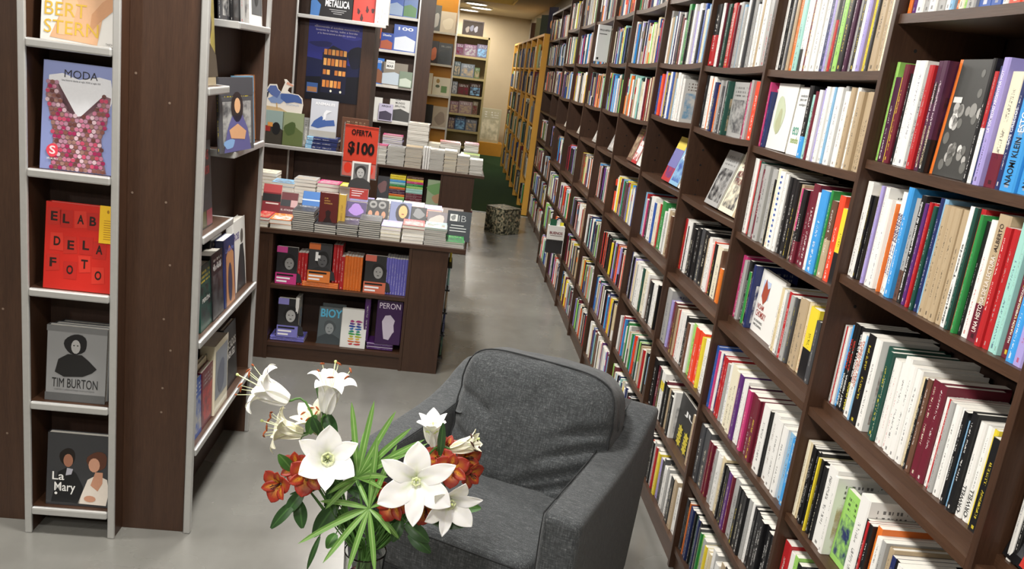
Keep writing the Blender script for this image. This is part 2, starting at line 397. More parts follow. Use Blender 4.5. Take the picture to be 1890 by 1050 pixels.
def spine_text(o, body, z0, z1, wf, hexc, dx=0, bold=.01):
    """reads upwards along the spine"""
    w_ = o['_t']*wf; h = o['_h']
    return put_text('spine_title', body, o, lambda u, v: (-v, -EPS, u), z0*h, z1*h, -w_/2+dx*o['_t'], w_/2+dx*o['_t'], hexc, bold)
def portrait(o, cx, cy, s, skin, hair, coat, e=EPS, face=True):
    """head and shoulders printed on a cover, s = head height"""
    f = cover_map(o, e); g = cover_map(o, e+.0002); h = cover_map(o, e+.0004)
    put_poly('cover_coat', o, f, [(cx-s*1.0, cy-s*1.35), (cx+s*1.0, cy-s*1.35), (cx+s*.85, cy-s*.75), (cx+s*.3, cy-s*.45), (cx-s*.3, cy-s*.45), (cx-s*.85, cy-s*.75)], coat)
    put_poly('cover_hair', o, f, ell(cx, cy+s*.12, s*.48, s*.55, 18, wob=.08, seed=int(cx*9999)), hair)
    put_poly('cover_face', o, g, ell(cx, cy-s*.02, s*.33, s*.44, 18), skin)
    if face:
        for d in (-1, 1): put_poly('cover_eye', o, h, ell(cx+d*s*.13, cy+s*.04, s*.06, s*.03, 8), hair)
        put_poly('cover_mouth', o, h, ell(cx, cy-s*.24, s*.1, s*.03, 8), hair)
# ------------------------------------------------------------------ room
def slab(name, mat, *b):
    return struct(box_part(name, None, mat, *b))
WR = 1.44
slab('floor', 'cement', -5.2, WR+.1, -3.2, 10.55, -.06, 0)
carpet = struct(box_part('floor_carpet', None, 'green_carpet', -5.2, WR+.1, 10.55, 18.5, -.06, .004))
trim1 = struct(box_part('trim_1', None, 'aluminium', -5.2, WR, 10.535, 10.56, 0, .006))
slab('wall_right', 'wall_side', WR, WR+.1, -3.2, 18.5, 0, CEIL)
slab('wall_left', 'wall_side', -5.3, -5.2, -3.2, 18.5, 0, CEIL)
slab('wall_back', 'wall_paint', -5.2, WR, 18.4, 18.5, 0, CEIL)
slab('wall_front', 'wall_side', -5.2, WR, -3.3, -3.2, 0, CEIL)
# ceiling with the stepped recess over the children's corner
RX0, RX1, RY0, RY1 = -2.6, .86, 9.0, 15.1
b = MB()
for q in ((-5.2, WR, -3.2, RY0), (-5.2, WR, RY1, 18.5), (-5.2, RX0, RY0, RY1), (RX1, WR, RY0, RY1)): b.box(q[0], q[1], q[2], q[3], CEIL, CEIL+.05)
struct(b.obj('ceiling', 'ceiling_paint'))
b = MB(); b.box(RX0, RX1, RY1-.03, RY1-.004, CEIL-.002, CEIL+.3); b.box(RX1-.03, RX1-.004, RY0, RY1-.03, CEIL-.002, CEIL+.3); b.box(RX0, RX1, RY0+.004, RY0+.03, CEIL-.002, CEIL+.3); b.box(RX0+.004, RX0+.03, RY0+.03, RY1-.03, CEIL-.002, CEIL+.3); b.box(RX0, RX1, RY0, RY1, CEIL+.3, CEIL+.34)
struct(b.obj('ceiling_recess', 'ceiling_yellow'))
def ceiling_lamp(x, y, z, i, label):
    r = .19; globe = RY0 < y < RY1 and RX0 < x < RX1  # globes inside the recess are unseen, added to brighten its sides
    t = thing('ceiling_lamp', label, 'lamp', (x, y, z), 0, 'round ceiling lamps')
    b = MB(); b.lathe([(r+.025, 0), (r+.03, -.018), (r+.01, -.03), (r, -.03), (r, -.004)], 28); b.obj('housing', 'white_edge', t, True)
    b = MB(); b.lathe([(.06, -.02)]+[(.16*math.sin(a*math.pi/12), -.16-.15*math.cos(a*math.pi/12)) for a in range(1, 12)][::-1]+[(.0001, -.31)] if globe else [(r, -.02), (r*.7, -.026), (.0001, -.028)], 28); b.obj('diffuser', 'recess_fill_glow' if globe else 'lamp_glow', t, True)
    if globe: return t
    ld = bpy.data.lights.new('lamp_light', 'AREA'); ld.shape = 'DISK'; ld.size = .36; ld.energy = LAMP_W*(.75 if y > 13 else 1); ld.color = (1, .965, .91)
    lo = bpy.data.objects.new('lamp_light', ld); COL.objects.link(lo); lo.parent = t; lo.location = (0, 0, -.036)
    return t
for i, (x, y) in enumerate(LAMPS):
    far = y > 13
    zz = CEIL + (.3 if (RY0 < y < RY1 and RX0 < x < RX1) else 0)
    ceiling_lamp(x, y, zz, i, 'round lit ceiling lamp over the green carpet at the far end' if far else 'unseen round ceiling lamp above the cement-floored part of the shop')
# ------------------------------------------------------------------ long dark bookcase along the right wall
DIV = [.56, 1.30, 2.03, 2.81, 3.53, 4.30, 5.07, 5.67, 6.42, 7.18, 7.93]
DIV2 = [8.0, 8.76, 9.55, 10.60]
GEN = [.09, .385, .685, 1.022, 1.35, 1.60, 1.895, 2.19]
LV = {0: [.09, .385, .685, 1.022, 1.364, 1.656, 2.0], 1: [.09, .385, .685, 1.022, 1.364, 1.656, 2.0], 2: [.09, .385, .675, 1.022, 1.322, 1.618, 1.868, 2.19],
      3: [.09, .385, .69, 1.022, 1.346, 1.632, 1.88, 2.2], 4: [.09, .385, .69, 1.022, 1.346, 1.64, 1.892, 2.195]}
TOPZ = 2.5
BAYNAME = ['cut-off bay closest to the camera', 'nearest full bay', 'second bay', 'third bay', 'fourth bay', 'fifth bay', 'sixth bay', 'seventh bay', 'eighth bay', 'ninth bay', 'tenth bay', 'eleventh bay', 'twelfth bay']
BAYS = []
for i in range(len(DIV)-1):
    ym = (DIV[i]+DIV[i+1])/2
    BAYS.append((DIV[i], DIV[i+1], 1.016-.0092*(ym-2.4), LV.get(i, GEN)))
for i in range(len(DIV2)-1): BAYS.append((DIV2[i], DIV2[i+1], 1.085, GEN))
def shelf_board(b, x0, x1, y0, y1, z0, z1, sag, n=8):
    v = []
    for i in range(n+1):
        t = i/n; y = y0+(y1-y0)*t; dz = -sag*(1-(2*t-1)**2)
        v += [(x0,y,z0+dz),(x1,y,z0+dz),(x1,y,z1+dz),(x0,y,z1+dz)]
    f = [(0,1,2,3), (n*4+3, n*4+2, n*4+1, n*4)]
    for i in range(n):
        for k in range(4): f.append((i*4+k, i*4+4+k, i*4+4+(k+1) % 4, i*4+(k+1) % 4))
    b.add(v, [q[::-1] for q in f])
for i, (y0, y1, X, lv) in enumerate(BAYS):
    t = thing('bookcase', f'dark brown wooden wall bookcase, {BAYNAME[i]} of the long row', 'bookcase', (X, y0, 0), 0, 'bays of the long wall bookcase')
    W_ = y1-y0
    box_part('side_panel', t, 'laminate_upright', 0, .285, -.0095, .0095, 0, TOPZ, .001)
    if i in (9, 12): box_part('side_panel', t, 'laminate_upright', 0, .285, W_-.0095, W_+.0095, 0, TOPZ)
    box_part('back_panel', t, 'laminate_back', .285, .30, .0, W_, 0, TOPZ)
    box_part('plinth', t, 'laminate_along', .012, .03, .0095, W_-.0095, 0, .068)
    box_part('top_board', t, 'laminate_along', 0, .285, .0095, W_-.0095, TOPZ-.022, TOPZ)
    for z in lv:
        b = MB()
        if abs(z-1.022) < .001:
            b2 = MB(); shelf_board(b2, 0, .284, .0095, W_-.0095, .976, .998, 0, 1); b2.obj('ledge', 'laminate_along', t)
            shelf_board(b, .034, .284, .0095, W_-.0095, .998, 1.022, 0, 1)
        else:
            sag = 0 if z < .2 else (.009 if z > 1.5 and i > 2 else .004)
            shelf_board(b, .002, .284, .0095, W_-.0095, z-.022, z, sag)
        b.obj('shelf', 'laminate_along', t)
    if i < 8:   # rows of peg holes in the side panels
        b = MB()
        for xx in (.06, .225):
            for k in range(30):
                z = 1.09+k*.064
                if z > TOPZ-.1: break
                b.add([(xx+.0045*math.cos(a*math.pi/4), W_-.0105, z+.0045*math.sin(a*math.pi/4)) for a in range(8)], [tuple(range(8))])
        o = b.obj('peg_holes', 'hole_dark', t)
# ------------------------------------------------------------------ books of the wall bookcase
TOK = re.compile(r'^(f)?([A-Z])(?:/([A-Z]))?([\d.]+)(?:h([\d.]+))?(?:i(\d+))?(?:#(\w+))?$')
ROWTXT = {}
stuff = MB()
def rand_row(width, h, dark=.18):
    out = []; s = 0; pool = 'WWWWWWWWCCCGGGTTJIDKKKKMMRRBNSFQVUOYEHAL'
    while s < width*1000:
        k = rnd.choice(pool) if rnd.random() > dark else rnd.choice('KKDMNF')
        n = rnd.choice((1, 1, 1, 2, 3)); tt = rnd.choice((5, 7, 9, 11, 13, 16, 20, 24)); hh = h*rnd.uniform(.84, 1.0)
        for _ in range(n):
            two = '/'+rnd.choice('KWRGDTBO') if rnd.random() < .25 else ''
            out.append(f'{k}{two}{tt}h{hh*100:.1f}'); s += tt
    return ' '.join(out)
def place_row(bi, li, toks, single, rowname='', hdef=22, lim=None, z=None, cap=None):
    y0, y1, X, lv = BAYS[bi]
    zz = (lv[li] if z is None else z) + .0006
    top = (lv[li+1] if li+1 < len(lv) else TOPZ-.02)-.03 if li >= 0 else TOPZ-.03
    maxh = top-zz-.004
    if lv[li] == .685 or abs(lv[li]-.685) < .02: maxh = .976-zz-.006
    ya, yb = (y0+.0125, y1-.0125) if lim is None else lim
    items = []
    for k in toks.split():
        if k[0] == '_': items.append((None, float(k[1:]))); continue
        m = TOK.match(k); items.append((m.groups(), float(m.group(4))))
    tot = sum(q[1]+(.25 if q[0] else 0) for q in items)/1000; sc = (yb-ya)/tot; sc = min(sc, 3.4) if cap is None else min(sc, cap)
    front = .036 if abs(lv[li]-1.022) < .001 else .012
    sagv = 0 if (zz < .2 or abs(lv[li]-1.022) < .001) else (.009 if zz > 1.5 and bi > 2 else .004)
    y = yb; n = 0
    for g, t_ in items:
        t = t_*sc/1000
        if g is None: y -= t; continue
        if y-t < ya-.002: break
        fo, k1, k2, _, hh, ins, key = g; one = single or key
        h = min((float(hh) if hh else hdef)/100*(1 if hh else rnd.uniform(.9, 1.03)), maxh)
        tt = (y-ya)/(yb-ya); dz = -sagv*(1-(2*tt-1)**2)
        lo, hi = (2, 2) if not k2 else rnd.choice(((0, .42), (0, .3), (.62, .8), (0, .5)))
        x = X+front+rnd.uniform(0, .012)+(float(ins)/1000 if ins else 0)
        yc = y-t/2-.0001; n += 1
        if fo:
            th = .014; d = t-.004; base = (x+.022, y-.002, zz+dz)
            if one:
                o = make_book(th, d, h, k1, k2, hi=2 if not key else 2, loc=base, rot=(0, 0, math.pi+.0), plaincover=bool(key))
                o.rotation_euler = (0, math.radians(-2), math.pi)
            else:
                a = attrs(k1, k2); book_geo(stuff, th, d, h, a, False, Matrix.Translation(base) @ Matrix.Rotation(math.pi, 4, 'Z'))
        else:
            d = rnd.uniform(.13, .165)*min(1, .7+h*1.6); hard = t > .018 and rnd.random() < .35
            th = t*.985
            if one:
                o = make_book(th, d, h, k1, k2, None, lo, hi, hard, (x, yc, zz+dz), (0, 0, -math.pi/2))
            else:
                a = attrs(k1, k2, None, lo, hi)
                book_geo(stuff, th, d, h, a, hard, Matrix.Translation((x, yc, zz+dz)) @ Matrix.Rotation(-math.pi/2, 4, 'Z'))
        if one:
            adj = '' if k2 else ('thin ' if t_ < 7.5 else 'thick ' if t_ > 19 and not fo else '')
            cn = CN[k1] + (' and '+CN[k2] if k2 else '')
            tag(o, f'{adj}{cn} book, {ordw(n)} {"along, facing out," if fo else "from the left,"} {rowname}', 'book', 'books on the long wall bookcase')
            if key: ROWTXT.setdefault(key, []).append(o)
        y -= t
N1, N2 = 'nearest bay', 'second bay'
SH = ['top shelf', 'second shelf down', 'third shelf down', 'fourth shelf down', 'fifth shelf down', 'sixth shelf down', 'seventh shelf down']
# nearest full bay, far end of each shelf first
place_row(1, 6, 'O7h22 U9h23 W14h22 G12 W15 G15 W10h22 I8 O7 C10 L5 G15 B22h24 B18h24 W8 H18h22 H14h22 G16 D10 W20h24 W18h24 W16 J14 W20', True, f'{SH[0]} of {N1}', 23)
place_row(1, 5, 'L8h23.5 Z16h20 Y6h20 M13h23 K7h21 W11h24 W18h24 G15h22.5 R13h23 Z/K14h24#patria Z/K14h24#patria fO/D88h24.5#discs K8h24.5 R/W10h22 N10h23 V13h24.5#hoy C/M24h22 N11h22.5#griegos S26h25#klein S26h25#klein O6h20 W12 C12 K10 B12 W16', True, f'{SH[1]} of {N1}', 23)
place_row(1, 4, 'W17h24 W8h23.5 K7h21 K6h21 J17h23 V8h24 T6h24 W12h24 W15h21.5 W15h21.5 O3h21 W12h24#porvenir W12h24#porvenir S16h25.5 G/Q16h23.5 K14h24.5#mundo U8h23 U6h23 R7h23.5 R8h23.5 F8h23 N9h25 I10h25 T15h24 T15h24 T15h24 T14h24 W14h25#lukacs F8h25 R10h25 E7h24 K8h23 W15h23.5 T/M26h25#lectura R12h23 R12h23 A16h25.5 A6h24 M19h24.5#prozac S16h24 V18h24.5', True, f'{SH[2]} of {N1}', 24)
place_row(1, 3, 'W8h21 R5h21 W7h21 S6h22 K10h23#gaby K10h23#gaby K10h23#murdo W19h22#ideas I5h22 K22h23 W18h23 _8 F16h22.5 F8h22 W9h21 W9h21 W9h21 W16h23 W15h22 W14h22 J8h21 K6h21 Q10h21.5 M15h22 M15h22 W7h20 R6h20 G9h20 W12h20 W10h20 K8h20 I8h18.5 K12h21 W11h20#orwell W11h20#orwell Y8h20 K18h19 K14h19', True, f'{SH[3]} of {N1}', 22)
place_row(1, 2, 'C10h22 J7h22 K8h22 K8h22 K8h21.5 K7h22 Y4h21 K8h21 K8h21 K9h20.5 W26h22 W10h21 fL/N60h19 W26h23 K8h19 R5h19 K9h19 O11h19.5 W14h18 G10h18.5 T11h18 N9h17 K9h17 W12h17 W14h17 N10 W12 G10 K12 W16 W14 T12', True, f'{SH[4]} of {N1}', 19)
place_row(1, 1, 'R16h22 W14h21 L8h22 K9h21 K9h20 N12h22 W15h22 W16 M9 K10 G18 W16 T14 K12 W16 W18 F12 K9 R12 W18 W16', False, '', 21)
place_row(1, 0, rand_row(.73, .23), False, cap=1.0)
# second bay
place_row(2, 6, 'W10 K14 Y8h26 G9 D6 T9 O11h26 A15h22 W/K14h22 W8h26 M11h26 W11h26 W11h26 W12h26 W12h26 N13h26 V8 G6 R7h14 D8 L13h23 K14h26 Z8h26 G7 K11h26 W8 T4 V9h26 Y9h26 D5 T16h26 T10h26 C6h26 G8', True, f'{SH[0]} of {N2}', 25.5)
place_row(2, 5, 'P6h21 N10h18 fW/L80h21#eco fW/C58h20.5#ecotext K/S13h21 A13h18.5 M8h19.5 W9h20 V9h20.5 W10h21 W10h21 I5h21 W12h21 W12h21 G8 W14h20 T10h21 W8 R5 T14h20 T13h20 T13h20 O5h20', True, f'{SH[1]} of {N2}', 21)
place_row(2, 4, 'W12h25.5 R6h25 F10h25 G9h24.5 M10h23 G15h24.5 G15h24 Y6h19 K6 C9h25 W14h24.5#dots W8h24 K9h23.5 K9h23.5 K10h23.5 K8h23 T6h22.5 P/K8h21.5 K/M11h21.5 M13h21.5 M16h24 W6h22 S19h23 E5h23.5 Q/T13h21 K6h21 H12h23 Y/K15h20', True, f'{SH[2]} of {N2}', 23)
place_row(2, 3, 'P13h22 G9h21 K10h21.5 E6h18 L5h18 K7h20 N8h21.5 fW/I78h21#chomsky W8h20 J9h20 W8h20 G8h19.5 R9h20.5 G10h20 D6h20 T11h20.5 T14h21 J10h21 Y/K22h20.5 D10h18 K9h18 K9h18 G8h18', True, f'{SH[3]} of {N2}', 21)
place_row(2, 2, 'B8h23 P5h22 W7h22 N7h22 R9h22 R7h22 G8h21 W9h22 C16h22.5 C12h22 P5h21 U12h22.5 W8h22 W5h22 Z7h21 P9h20.5 M14h20.5 M14h20.5 M12h20.5 W18h21.5 K4h21 W15h21.5 W14h21 K4h20 W13h21 I11h20.5 S11h20', False, '', 21)
place_row(2, 1, 'D16h22 D20h22 M8h20 M8h20 M8h20 G8h20 W11h20 W8h20 J12h21 K7h20 K7h20 K8h20 U10h20 M6h20 G18h20.5 K10h20 K10h20 K10h20 G8h20 W6h20 K9h19.5 K9h19.5 K10h19.5 K10h19.5 K10h19.5 K9h19 K9h19', False, '', 20)
place_row(2, 0, 'D8h21 K9h21 O5h21 N9h20.5 N9h20.5 K9h20.5 F9h20 N9h20 K9h20 D9h19 E6h18 L9h18 G14h18 Y8h17 C10h17 J12h17 W12 G10 W14 T14 K10 W12 G12 M9 W14 K12 W14 B10 W12 G12 W16', False, '', 20)
# bay cut by the picture edge
place_row(0, 3, 'K8h24 W12h22 K10h24', False, lim=(1.215, 1.285), cap=1.0) 
for li in (0, 1, 2, 4, 5, 6): place_row(0, li, rand_row(.74, .23), False, cap=1.0)
# third bay and beyond
place_row(3, 6, 'K/R24h24 W8 W9h23 M4 F15h24 F4 R12h24#soviet R12h24#soviet W8h24 M4h23 G12h24 I8h23 G10 W9 G9 D6 G10 D6 W8 K6 W9h25 T7h25 W14h25 G16h25 K14h25', False, 'top shelf of third bay', 24)
place_row(3, 5, 'K8h21 K4 W12h21 O3 W12h21 Y5 N10h19 O4 G8h20 D9h18 G8 K9h20 F6h20 fG/D60h20 M6h20 P7 G6 H14h20 R5 K6', False, '', 20)
place_row(3, 3, 'R7h22 W9h22 K5 W10h22 K11h22 K9 K15h21.5 D14h22 K18h22 T7h20 W9h21 W8 H6 K9h20 C18h20 Q6 O9h13 L10h13 B8h13', False, '', 21)
place_row(3, 2, 'G20h24 D5 V8 M9h21 R5 Q10h21 T6 R5h20.5 W9h20.5 W9h20.5 W8 K10h21 Q8 O5 W6 L15h21 H15h21 H14h21 Y6h20 W10h20 W9h20', False, '', 21)
place_row(3, 1, 'K16h22 M11h20 D9h20 K6 W/Y16h21 K6 M6 K10h18 T8h18 K9h18 K9h17 W6h20 fK70h21#stars T16h20.5 M8h19', False, 'sixth shelf down of third bay', 20)
place_row(3, 0, 'W14h20 M8h20 W15h19 D10 K6 H6h19 K8h19 G9 R6h19 G10 Y9h19 V10h18 K8 D6 W14h18 G9 W14 K14 T12 W14 M12', False, '', 20)
place_row(4, 6, 'G12h25 W8 T16h22 I6 W9 G8 Y8h24 N8 W6 Z12h23 D9 Q8h22 W5 M10h21 D5 W8h20 E18h27 K10h24 D8 W16h25 W10h26 V9 W18h26 W12 D9 K6 B12h25 T5 C9 I9 S10 D9', False, '', 24)
place_row(4, 5, 'B8h19 R5 H12h20 V9h22 O6 Y4 N14h20 W7h21 W8h22 B9h23 T9h22 I9h19 W12h22 W9h21 G10 W9', False, '', 21)
place_row(4, 3, 'I7h22 R6 W7 P5 K8h21 D6 W24h22 B8h20 W9h20 C14h21 R6h21 E20h23 W12h19 G12h19 W7 T13h21 Q8', False, '', 21)
place_row(4, 2, 'N8h23 W12h23 K8 V6 J9h21 W14h22 G6 W16h22 W10 F9h22 C24h22 W9 Q10h20 K16h20 W14h20 W9h19 K5', False, '', 22)
place_row(4, 1, rand_row(.74, .21, .05), False, cap=1.0); place_row(4, 0, rand_row(.74, .21), False, cap=1.0)
for bi in range(3, len(BAYS)):
    for li in range(len(BAYS[bi][3])):
        if bi in (3,) and li in (0, 1, 2, 3, 5, 6, 4): continue
        if bi == 4 and li in (0, 1, 2, 3, 4, 5, 6): continue
        z = BAYS[bi][3][li]
        if abs(z-1.35) < .01: continue
        place_row(bi, li, rand_row(BAYS[bi][1]-BAYS[bi][0], .22 if z < 1.5 else .235, .1), False, cap=1.0)
for bi in (2, 3, 4): place_row(bi, 7, rand_row(.8, .24), False, cap=1.0)
o = stuff.obj('shelf_books', ['book_print', 'paper_pages']); o['kind'] = 'stuff'; tag(o, 'hundreds of smaller upright books filling the farther bays of the wall bookcase', 'books')
# lettering that can be read on the spines
KT = dict(klein=[('NAOMI KLEIN', .05, .40, .4, '101820'), ('ESTO LO CAMBIA', .44, .95, .42, 'f4f6f8')], lectura=[('UNA HISTORIA DE LA LECTURA', .08, .68, .34, 'f0e2d8'), ('ALBERTO', .72, .93, .3, '2a2020'), ],
    prozac=[('MÁS PLATÓN Y MENOS PROZAC', .12, .55, .25, 'f3e9e4'), ('Lou Marinoff', .6, .92, .4, 'f3e9e4')], porvenir=[('PORVENIR', .52, .8, .5, '1c2d6a'), ('Daniel Levy', .2, .5, .4, '2b4a8c')],
    mundo=[('La civilización del mundo', .48, .94, .42, 'f2f2f2'), ('Lipovetsky y Serroy', .12, .44, .4, 'f2f2f2')], lukacs=[('Georg Lukács', .05, .32, .42, '222222'), ('Teoría', .4, .7, .3, '555555')],
    gaby=[('GABY MESSINA', .04, .42, .5, 'eef2f0'), ('SABER VER', .47, .82, .55, 'c0392e')], murdo=[('KARA MURDO', .04, .36, .55, 'e5d84a'), ('YO SERÉ LA ÚLTIMA', .42, .92, .45, 'ffffff')],
    ideas=[('HISTORIA DE LAS\nIDEAS CIENTÍFICAS', .38, .92, .62, 'c46a56')], orwell=[('ORWELL', .05, .34, .62, '2c2c2c')], hoy=[('LA SOCIEDAD ARGENTINA HOY', .42, .9, .36, 'f4f0ff')], griegos=[('LOS GRIEGOS', .38, .68, .4, 'e8eaff')],
    soviet=[('EL SOVIET CARIBEÑO', .08, .85, .42, 'f0e4e0')], patria=[('Una patria literaria', .47, .8, .36, 'd8c2cf'), ('LITERATURA ARGENTINA', .06, .42, .34, 'c9b79a')])
for key, lst in KT.items():
    for o in ROWTXT.get(key, []):
        for body, z0, z1, wf, hx in lst: spine_text(o, body, z0, z1, wf, hx)
for o in ROWTXT.get('discs', []):   # cover strewn with pale discs, orange spine edge
    f, g = cover_map(o), cover_map(o, EPS*1.6)
    put_poly('cover_picture', o, f, rect(.014, o['_d'], 0, o['_h']), '3c3c3a')
    r = random.Random(4)
    for k in range(30):
        cx, cy, s = r.uniform(.03, o['_d']-.02), r.uniform(.02, o['_h']-.02), r.uniform(.008, .015)
        put_poly('cover_disc', o, g, ell(cx, cy, s*.8, s, 14), r.choice(['8d8c88', 'b0aeaa', '6a6a66', 'd8d6d2']))
    put_poly('cover_label', o, cover_map(o, EPS*2.4), rect(.02, .05, .155, .167), 'd9d9d6')
for o in ROWTXT.get('eco', []):
    put_poly('cover_picture', o, cover_map(o), ell(.06, .11, .04, .06, 20, wob=.12, seed=3), 'c3cdb0'); put_poly('cover_picture', o, cover_map(o, EPS*1.5), ell(.066, .09, .022, .036, 14, wob=.2, seed=5), 'b2b692')
for o in ROWTXT.get('ecotext', []):
    f = cover_map(o)
    for k in range(3): put_text('cover_title', ['conductas', 'para ser', 'ecológico'][k], o, f, .02, .07, .175-.014*k, .184-.014*k, '6a7078')
    put_text('cover_title', 'eco', o, f, .018, .062, .06, .085, '4e9a86'); put_text('cover_title', 'sendo', o, f, .018, .075, .035, .055, '8aa84e')
for o in ROWTXT.get('chomsky', []):
    f, g = cover_map(o), cover_map(o, EPS*1.6)
    put_poly('cover_flag', o, f, rect(.03, .09, .12, .18), 'b9c7e2'); put_poly('cover_figure', o, g, [(.035,.125),(.06,.1),(.085,.125),(.09,.165),(.075,.155),(.05,.185),(.04,.16)], 'a24a34')
    put_text('cover_title', 'NOAM', o, f, .02, .075, .08, .098, 'a13f34'); put_text('cover_title', 'CHOMSKY', o, f, .02, .105, .055, .076, 'a13f34')
    put_text('cover_title', 'ILUSIONES', o, f, .02, .09, .036, .044, '333333'); put_text('cover_title', 'NECESARIAS', o, f, .02, .09, .022, .030, '333333')
for o in ROWTXT.get('stars', []):
    w_ = o['_d']; put_text('cover_title', 'JU', o, cover_map(o), w_*.35, w_*.95, .14, .165, 'e8e8e6', .03)
    b = MB()
    for i in range(3):
        for j in range(2):
            cx, cy, s_ = w_*(.32+.36*j), .022+.026*i, w_*.15
            for a0 in (.5236, -.5236): b.add([(o['_t']/2+EPS*(2 if a0 > 0 else 2.4), cx+s_*math.cos(a0+k*2.0944), cy+s_*.62*math.sin(a0+k*2.0944)) for k in range(3)], [(0, 1, 2)])
    b.obj('cover_stars', ink('c8b83a'), o)
for o in ROWTXT.get('dots', []):
    b = MB()
    for k in range(13):
        z = .02+k*.017; b.box(-.006, .006, -EPS, -EPS*.5, z, z+.007)
    b.obj('spine_pattern', ink('3a5aa8'), o)
# magazines leaning face-out in the display row
def leaning(bi, y_far, wid, h, k1, k2, label, tilt=20, lift=0, wrap=False, z=None, k3=None):
    X = BAYS[bi][2]; zz = BAYS[bi][3][4] if z is None else z
    o = make_book(.007, wid, h, k1, k2, k3, loc=(X+.045, y_far, zz+.001), wrap=wrap)
    o.rotation_euler = (0, 0, 0)
    o.matrix_world = Matrix.Translation((X+.03+lift, y_far, zz+.0032+.002)) @ Matrix.Rotation(math.radians(tilt), 4, 'Y') @ Matrix.Rotation(math.pi, 4, 'Z')
    return tag(o, label, 'book', 'magazines leaning in the display row of the wall bookcase')
o = leaning(3, 3.275, .165, .225, 'G', 'K', 'grey and black magazine leaning face-out in the third wall bay', 17)
o = leaning(3, 3.09, .165, .235, 'C', 'D', 'cream magazine with brown title leaning face-out in the third wall bay', 17, 0, False, None, 'M')
put_text('cover_title', 'MONTY', o, cover_map(o), .03, .10, .14, .165, '7a2c28'); put_text('cover_title', 'PYTHON', o, cover_map(o), .03, .10, .11, .135, '7a2c28')
o = leaning(3, 2.925, .10, .215, 'T', 'G', 'beige magazine with a red ring leaning face-out in the third wall bay', 17)
b = MB(); b.add([(o['_t']/2+EPS, .05+r_*math.cos(a*.2618), .08+r_*1.5*math.sin(a*.2618)) for a in range(24) for r_ in (.034, .046)], [(2*a, 2*((a+1) % 24), 2*((a+1) % 24)+1, 2*a+1) for a in range(24)]); b.obj('cover_ring', ink('a83a2c'), o)
o = leaning(4, 3.98, .15, .22, 'R', 'U', 'red and violet magazine leaning face-out in the fourth wall bay', 18); put_poly('cover_band', o, cover_map(o), rect(0, .15, .16, .22), 'd8c040'); put_poly('cover_band', o, cover_map(o), rect(0, .15, .07, .16), '6a6aa8')
o = leaning(4, 3.83, .15, .215, 'I', 'B', 'blue magazine leaning face-out in the fourth wall bay', 18); put_text('cover_title', 'ASSIS', o, cover_map(o), .02, .13, .12, .15, 'f0f2f6')
leaning(4, 3.66, .10, .19, 'W', 'G', 'white booklet leaning face-out in the fourth wall bay', 18)
leaning(5, 4.80, .13, .21, 'Q', 'T', 'brown booklet leaning face-out in the fifth wall bay', 18); o = leaning(5, 4.67, .13, .20, 'R', 'W', 'red booklet with white blocks leaning face-out in the fifth wall bay', 18); put_poly('cover_block', o, cover_map(o), rect(.02, .11, .06, .10), 'e8e8e6'); put_poly('cover_block', o, cover_map(o), rect(.02, .11, .13, .16), '2c2c2e')
leaning(5, 4.52, .12, .17, 'W', 'C', 'white booklet leaning face-out in the fifth wall bay', 18)
for bi, lab in ((6, 'sixth'), (7, 'seventh'), (8, 'eighth'), (9, 'ninth')):
    leaning(bi, DIV[bi]+.33, .15, .22, 'G', 'W', f'plastic-wrapped grey booklet leaning face-out in the {lab} wall bay', 20, 0, True)
    leaning(bi, DIV[bi]+.18, .13, .17, 'W', 'G', f'short white booklet leaning face-out in the {lab} wall bay', 24, .01)
# box leaning on the ledge at the picture edge
o = leaning(0, 1.285, .14, .2, 'K', 'D', 'black boxed book with a red frame at the right edge of the picture', 14, .012, True, 1.022); o['group'] = 'books on the long wall bookcase'
f = cover_map(o); 
for q in (rect(.02,.125,.06,.062), rect(.02,.022,.06,.17), rect(.02,.125,.168,.17)): put_poly('cover_frame', o, f, q, 'b8322c')
put_poly('cover_patch', o, f, rect(.045, .125, .004, .04), 'b8322c')
# ------------------------------------------------------------------ display column on the left: panels, narrow front rack, side rack
COLTOP = 2.45
t = thing('display_column', 'big dark brown wooden column with the racks let into it', 'column', (-.79, 2.785, 0))
for (x0, x1) in ((-2.0, -.524), (-.227, -.014)):
    box_part('front_panel', t, 'laminate_upright', x0, x1, 0, .02, 0, COLTOP, .0015)
box_part('core', t, 'laminate_back', -2.0, -.115, .13, .87, .0, COLTOP)
box_part('top_panel', t, 'laminate_across', -2.0, -.115, .02, .13, COLTOP-.02, COLTOP)
b = MB()
for x, z in ((-.62, 1.46), (-.62, .78), (-.615, .33), (-.1, 1.52), (-.103, 1.2), (-.085, .99), (-.1, .8), (-.075, .69), (-.098, .55), (-.1, .46), (-.205, 1.6), (-.21, 1.22)):
    b.add([(x+.004*math.cos(a*math.pi/5), -.0008, z+.004*math.sin(a*math.pi/5)) for a in range(10)], [tuple(range(10))])
b.obj('screw_caps', 'screw_cap', t)
def trim_v(name, parent, x0, x1, y0, y1, z0, z1):
    return box_part(name, parent, 'aluminium', x0, x1, y0, y1, z0, z1, .004)
